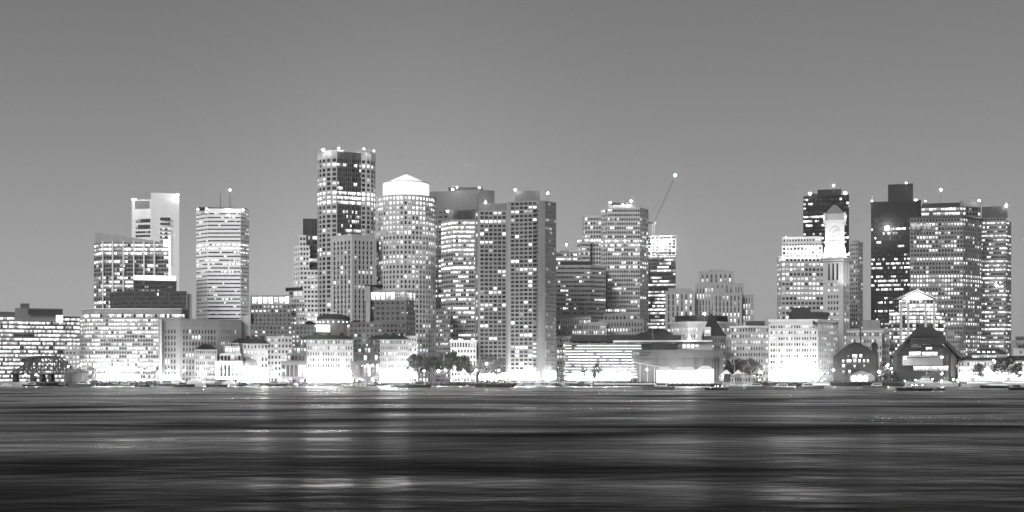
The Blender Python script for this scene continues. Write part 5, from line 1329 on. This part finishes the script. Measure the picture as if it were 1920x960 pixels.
def part_mesh(mb, name, root):
    o = mb.build(name); o.parent = root; return o
def motorboat(mat, cab, lit=.0):
    t = thing('motorboat', '', 'boat', (0, 0, 0)); L = 10.0
    mb = MB(); hull(mb, L, 3.0, 1.05, mat, deck=WHITE); part_mesh(mb, 'hull', t)
    mb = MB(); mb.loft([(-2.6, -1.1), (1.9, -1.0), (1.9, 1.0), (-2.6, 1.1)], 1.1, [(-2.3, -.9), (.7, -.8), (.7, .8), (-2.3, .9)], 2.3, cab); part_mesh(mb, 'cabin', t)
    mb = MB(); win_strip(mb, -2.1, .9, 1.06, 1.5, 2.1, 4, lit); part_mesh(mb, 'cabin_window', t)
    mb = MB(); mb.tube((-1.5, 0, 2.3), (-1.5, 0, 4.4), .06, STEEL, 5); part_mesh(mb, 'antenna', t)
    return t
def yacht(lit=.9):
    t = thing('motor_yacht', '', 'yacht', (0, 0, 0)); L = 20.0
    mb = MB(); hull(mb, L, 5, 2.2, OFFWHITE, deck=WHITE, sheer=.5); part_mesh(mb, 'hull', t)
    mb = MB(); mb.loft([(-7, -2), (4.5, -1.9), (4.5, 1.9), (-7, 2)], 2.2, [(-6.5, -1.8), (2.2, -1.6), (2.2, 1.6), (-6.5, 1.8)], 4.3, WHITE); part_mesh(mb, 'cabin', t)
    mb = MB(); win_strip(mb, -6, 2.6, 1.97, 2.9, 3.8, 7, lit); part_mesh(mb, 'cabin_window', t)
    mb = MB(); mb.loft([(-5, -1.6), (1, -1.4), (1, 1.4), (-5, 1.6)], 4.32, [(-4.6, -1.4), (-.4, -1.2), (-.4, 1.2), (-4.6, 1.4)], 5.6, WHITE); mb.box(-5.2, -.2, -1.6, 1.6, 6.5, 6.65, WHITE); mb.tube((-4.5, 1.2, 5.6), (-4.5, 1.2, 6.5), .08, STEEL); mb.tube((-4.5, -1.2, 5.6), (-4.5, -1.2, 6.5), .08, STEEL); mb.tube((-1, 1.0, 5.6), (-1, 1, 6.5), .08, STEEL); mb.tube((-1, -1.0, 5.6), (-1, -1, 6.5), .08, STEEL); part_mesh(mb, 'flybridge', t)
    mb = MB(); mb.tube((-3, 0, 6.6), (-3.4, 0, 9), .1, WHITE, 5); part_mesh(mb, 'radar_mast', t)
    mb = MB(); pts = [(2 + k * 1.2, 2.2 * math.cos(max(0, k - 2) / 5 * 1.5), 2.4 + .13 * k) for k in range(7)]
    for s_ in (-1, 1):
        for k in range(6):
            a, c = pts[k], pts[k + 1]; mb.tube((a[0], s_ * a[1], a[2] + .8), (c[0], s_ * c[1], c[2] + .8), .04, STEEL, 4); mb.tube((a[0], s_ * a[1], a[2]), (a[0], s_ * a[1], a[2] + .8), .03, STEEL, 4)
    part_mesh(mb, 'bow_rail', t)
    return t
def sailboat(mat):
    t = thing('sailboat', '', 'sailboat', (0, 0, 0))
    mb = MB(); hull(mb, 10, 2.8, 1.0, mat, bow=.5, deck=WHITE, sheer=.25); part_mesh(mb, 'hull', t)
    mb = MB(); mb.loft([(-2.5, -.8), (1.8, -.7), (1.8, .7), (-2.5, .8)], 1.05, [(-2.3, -.7), (1.2, -.5), (1.2, .5), (-2.3, .7)], 1.6, WHITE); part_mesh(mb, 'cabin', t)
    mb = MB(); mb.tube((.5, 0, 1), (.5, 0, 14), .13, WHITE, 6, .07); part_mesh(mb, 'mast', t)
    mb = MB(); mb.tube((.4, 0, 2.3), (-4, 0, 2.5), .1, WHITE, 5); mb.tube((.3, 0, 2.45), (-3.7, 0, 2.6), .2, CANVAS, 6, .13); part_mesh(mb, 'boom', t)
    mb = MB()
    for p in ((5.2, 0, 1.3), (-4.9, 0, 1.1), (.4, 1.35, 1.1), (.4, -1.35, 1.1)): mb.tube((.5, 0, 13.8), p, .025, STEEL, 3)
    part_mesh(mb, 'rigging', t)
    return t
def ferry(mat, lit=1.6):
    t = thing('ferry', '', 'ferry', (0, 0, 0)); L = 24
    mb = MB(); hull(mb, L, 7, 1.9, mat, bow=.3, deck=GREYHULL, sheer=.2); part_mesh(mb, 'hull', t)
    mb = MB(); mb.box(-10, 6.5, -3, 3, 1.9, 4.4, WHITE); mb.box(-10.6, 7.4, -3.3, 3.3, 4.42, 4.6, WHITE); part_mesh(mb, 'cabin', t)
    mb = MB(); win_strip(mb, -9.6, 6.2, 3.03, 2.7, 3.9, 11, lit); part_mesh(mb, 'cabin_window', t)
    mb = MB(); mb.box(-8, 2, -2.6, 2.6, 6.8, 7.0, WHITE)
    for x in (-7.8, -4.5, -1.3, 1.8):
        for s_ in (-1, 1): mb.tube((x, s_ * 2.5, 4.6), (x, s_ * 2.5, 6.8), .08, WHITE, 5)
    part_mesh(mb, 'upper_deck', t)
    mb = MB(); mb.loft([(2.5, -1.9), (5.8, -1.7), (5.8, 1.7), (2.5, 1.9)], 4.62, [(2.7, -1.7), (5, -1.5), (5, 1.5), (2.7, 1.7)], 6.9, WHITE); win_strip(mb, 2.9, 5.2, 1.86, 5.4, 6.3, 3, .3); part_mesh(mb, 'wheelhouse', t)
    mb = MB(); mb.tube((3.5, 0, 6.9), (3.3, 0, 10), .1, WHITE, 5); part_mesh(mb, 'mast', t)
    return t
def tourboat():
    t = thing('tour_boat', '', 'boat', (0, 0, 0)); L = 13.5
    mb = MB(); hull(mb, L, 3.6, 1.0, DARKHULL, bow=.4, deck=TIMBER, sheer=.3); part_mesh(mb, 'hull', t)
    mb = MB(); mb.box(-4.5, 3.2, -1.5, 1.5, 2.5, 2.62, DARKHULL)
    for x in (-4.3, -1.8, .7, 3.0):
        for s_ in (-1, 1): mb.tube((x, s_ * 1.4, 1.0), (x, s_ * 1.4, 2.5), .05, STEEL, 4)
    part_mesh(mb, 'canopy', t)
    mb = MB(); mb.box(1.2, 3.6, -1.3, 1.3, 1.05, 2.2, DARKHULL); win_strip(mb, 1.4, 3.4, 1.33, 1.5, 2.1, 2, .8); part_mesh(mb, 'wheelhouse', t)
    for x in (-3.4, -1.0, .6):
        mb = MB(); mb.ball((x, -1.0, 2.3), .13, LAMPSOFT); part_mesh(mb, 'deck_light', t)
    mb = MB(); mb.tube((1.8, 0, 2.6), (1.8, 0, 5.2), .07, STEEL, 5); part_mesh(mb, 'mast', t)
    return t
PROTO = {'dark': motorboat(DARKHULL, GREYHULL), 'white': motorboat(WHITE, WHITE, .3), 'grey': motorboat(GREYHULL, OFFWHITE), 'yacht': yacht(), 'sail': sailboat(WHITE), 'sail_dark': sailboat(DARKHULL), 'ferry': ferry(OFFWHITE), 'ferry_dark': ferry(DARKHULL, .9), 'tour': tourboat()}
BL = {'dark': 10, 'white': 10, 'grey': 10, 'yacht': 20, 'sail': 10, 'sail_dark': 10, 'ferry': 24, 'ferry_dark': 24, 'tour': 13.5}
GR = {'dark': 'dark motorboats', 'white': 'white motorboats', 'grey': 'grey motorboats', 'yacht': 'white motor yachts', 'sail': 'white hulled sailboats', 'sail_dark': 'dark hulled sailboats', 'ferry': 'pale ferries', 'ferry_dark': 'dark ferries', 'tour': 'black open tour boats'}
used = set()
def copy_tree(o):
    c = o.copy(); col.objects.link(c)
    for ch in o.children:
        d = ch.copy(); col.objects.link(d); d.parent = c
    return c
def boat(kind, px, pyw, lpx, rot, label):
    D = min(CH * F / max(pyw - HZ, .5), 848) if pyw else 848
    p = PROTO[kind]
    if kind in used: o = copy_tree(p)
    else: o = p; used.add(kind)
    s_ = lpx * D / F / BL[kind] * (1.25 if kind in ('dark', 'grey', 'white') else 1.0)
    o.location = (X(px, D), D, 0); o.scale = (s_, s_, s_); o.rotation_euler = (0, 0, R(rot)); o['label'] = label; o['group'] = GR[kind]
for a in [('white', 12, 721, 20, 4, 'white motorboat first along the quay, before the bridge piers'), ('dark', 56, 722, 22, 176, 'dark motorboat below the two low bridge lamps'), ('dark', 119, 723.6, 24, -5, 'dark motorboat off the round shed, bridge side'), ('grey', 154, 725, 38, 185, 'long grey motorboat moored below the round shed'), ('dark', 210, 723, 26, 3, 'dark motorboat beneath the left bays of the glass grid office'), ('grey', 233, 724.6, 28, 188, 'grey motorboat under the brightest grid office lamp'), ('dark', 268, 725.5, 24, -4, 'dark motorboat between glass grid office and brick block'), ('dark', 312, 724, 36, 175, 'long dark motorboat under the dark yacht berth'), ('dark', 345, 725.4, 30, 8, 'dark motorboat lying close below the white yacht'),
          ('yacht', 328, 0, 50, 172, 'white motor yacht berthed before the brick block'), ('yacht', 371, 0, 54, 10, 'largest white motor yacht, next to the flaring lamp'), ('yacht', 425, 0, 42, 184, 'white motor yacht left of the rotunda'),
          ('dark', 408, 725.5, 34, 174, 'dark motorboat below the flaring lamp'), ('dark', 461, 723.6, 26, 3, 'dark motorboat under the rotunda'), ('white', 480, 726.2, 18, 186, 'small white motorboat right of the rotunda'), ('dark', 517, 724.6, 34, -6, 'dark motorboat before the plain pale wing'), ('grey', 555, 724.6, 22, 90, 'grey motorboat seen end on below the dark stepped base'), ('dark', 571, 723.4, 28, 180, 'dark motorboat at the foot of the many windowed wing'), ('dark', 617, 724.8, 32, 5, 'dark motorboat under the landing lamp'), ('grey', 651, 727, 28, 183, 'grey motorboat off the far corner of the many windowed wing'), ('dark', 706, 724, 30, -3, 'dark motorboat below the dark stepped pavilion'), ('white', 728, 724.8, 12, 178, 'tiny white motorboat before the dark pavilion wing'), ('dark', 742, 726, 14, 185, 'tiny dark motorboat near the wharf edge'), ('dark', 763, 727, 28, 4, 'dark motorboat at the start of the tree row'), ('dark', 784, 727, 40, 177, 'long dark motorboat under the dark trees'), ('grey', 876, 726.4, 15, 90, 'small grey motorboat end on by the timber pier'), ('tour', 927, 726.4, 72, 2, 'long low black tour boat along the timber pier'),
          ('sail_dark', 973, 0, 20, 170, 'dark sailboat in the marina nearest the timber pier'), ('sail', 992, 0, 18, 12, 'white sailboat before the tallest apartment slab'), ('white', 1010, 0, 20, -5, 'white motorboat in the marina below the blank corner'), ('sail', 1030, 0, 20, 184, 'white sailboat at the side of the tallest apartment slab'), ('sail_dark', 1058, 0, 20, 4, 'dark sailboat before the gap left of the garage'), ('dark', 1087, 723.4, 30, 180, 'dark motorboat before the garage corner'),
          ('grey', 1236, 731, 46, 176, 'large grey motorboat out in open water off the aquarium'), ('tour', 1344, 731.5, 42, 183, 'black tour boat lying at the aquarium annex'), ('sail', 1376, 0, 26, 15, 'white sailboat beside the peaked tents'), ('sail', 1396, 0, 28, 172, 'white sailboat with the tallest mast before the leafy trees'), ('sail', 1408, 0, 22, 20, 'white sailboat nearest the crowded wharf'), ('grey', 1420, 729.6, 40, 4, 'grey motorboat off the crowded wharf end'), ('grey', 1463, 731.5, 42, 182, 'grey motorboat in open water below the white hotel'), ('grey', 1518, 730, 40, -4, 'grey motorboat under the flagpole'), ('ferry', 1532, 727, 54, 180, 'pale ferry below the flagpole'), ('grey', 1641, 728.5, 36, 178, 'grey motorboat before the pavilion with arches'), ('tour', 1715, 733, 64, 181, 'black tour boat with deck lights in front of the sloped hotel'), ('dark', 1760, 732, 18, 3, 'small dark launch right of the tour boat with deck lights'), ('yacht', 1728, 0, 58, 178, 'white motor yacht before the sloped hotel lobby'), ('yacht', 1777, 0, 40, 8, 'white motor yacht at the corner of the sloped hotel'), ('ferry', 1832, 0, 58, 184, 'pale ferry before the quay terrace'), ('ferry', 1900, 0, 60, 176, 'pale ferry at the end of the quay'), ('ferry_dark', 1865, 727.5, 52, 181, 'dark ferry lying outside the two pale ferries'), ('dark', 1908, 731.5, 34, 5, 'dark motorboat outermost at the end of the quay')]:
    boat(*a)

# ------------------------------------------------------------------ thin haze volume added to spread a bloom round the lights
hz = bpy.data.materials.new('bloom_haze'); hz.use_nodes = True
hn = hz.node_tree.nodes; hn.clear()
ho = hn.new('ShaderNodeOutputMaterial'); hv = hn.new('ShaderNodeVolumePrincipled')
hv.inputs['Color'].default_value = (.9, .9, .9, 1); hv.inputs['Density'].default_value = 0.00006; hv.inputs['Anisotropy'].default_value = 0.97
hz.node_tree.links.new(hv.outputs[0], ho.inputs['Volume'])
mb = MB(); mb.box(-4100, 4100, -400, 5100, -4, 260, hz)
tag(mb.build('bloom_haze'), kind='stuff')
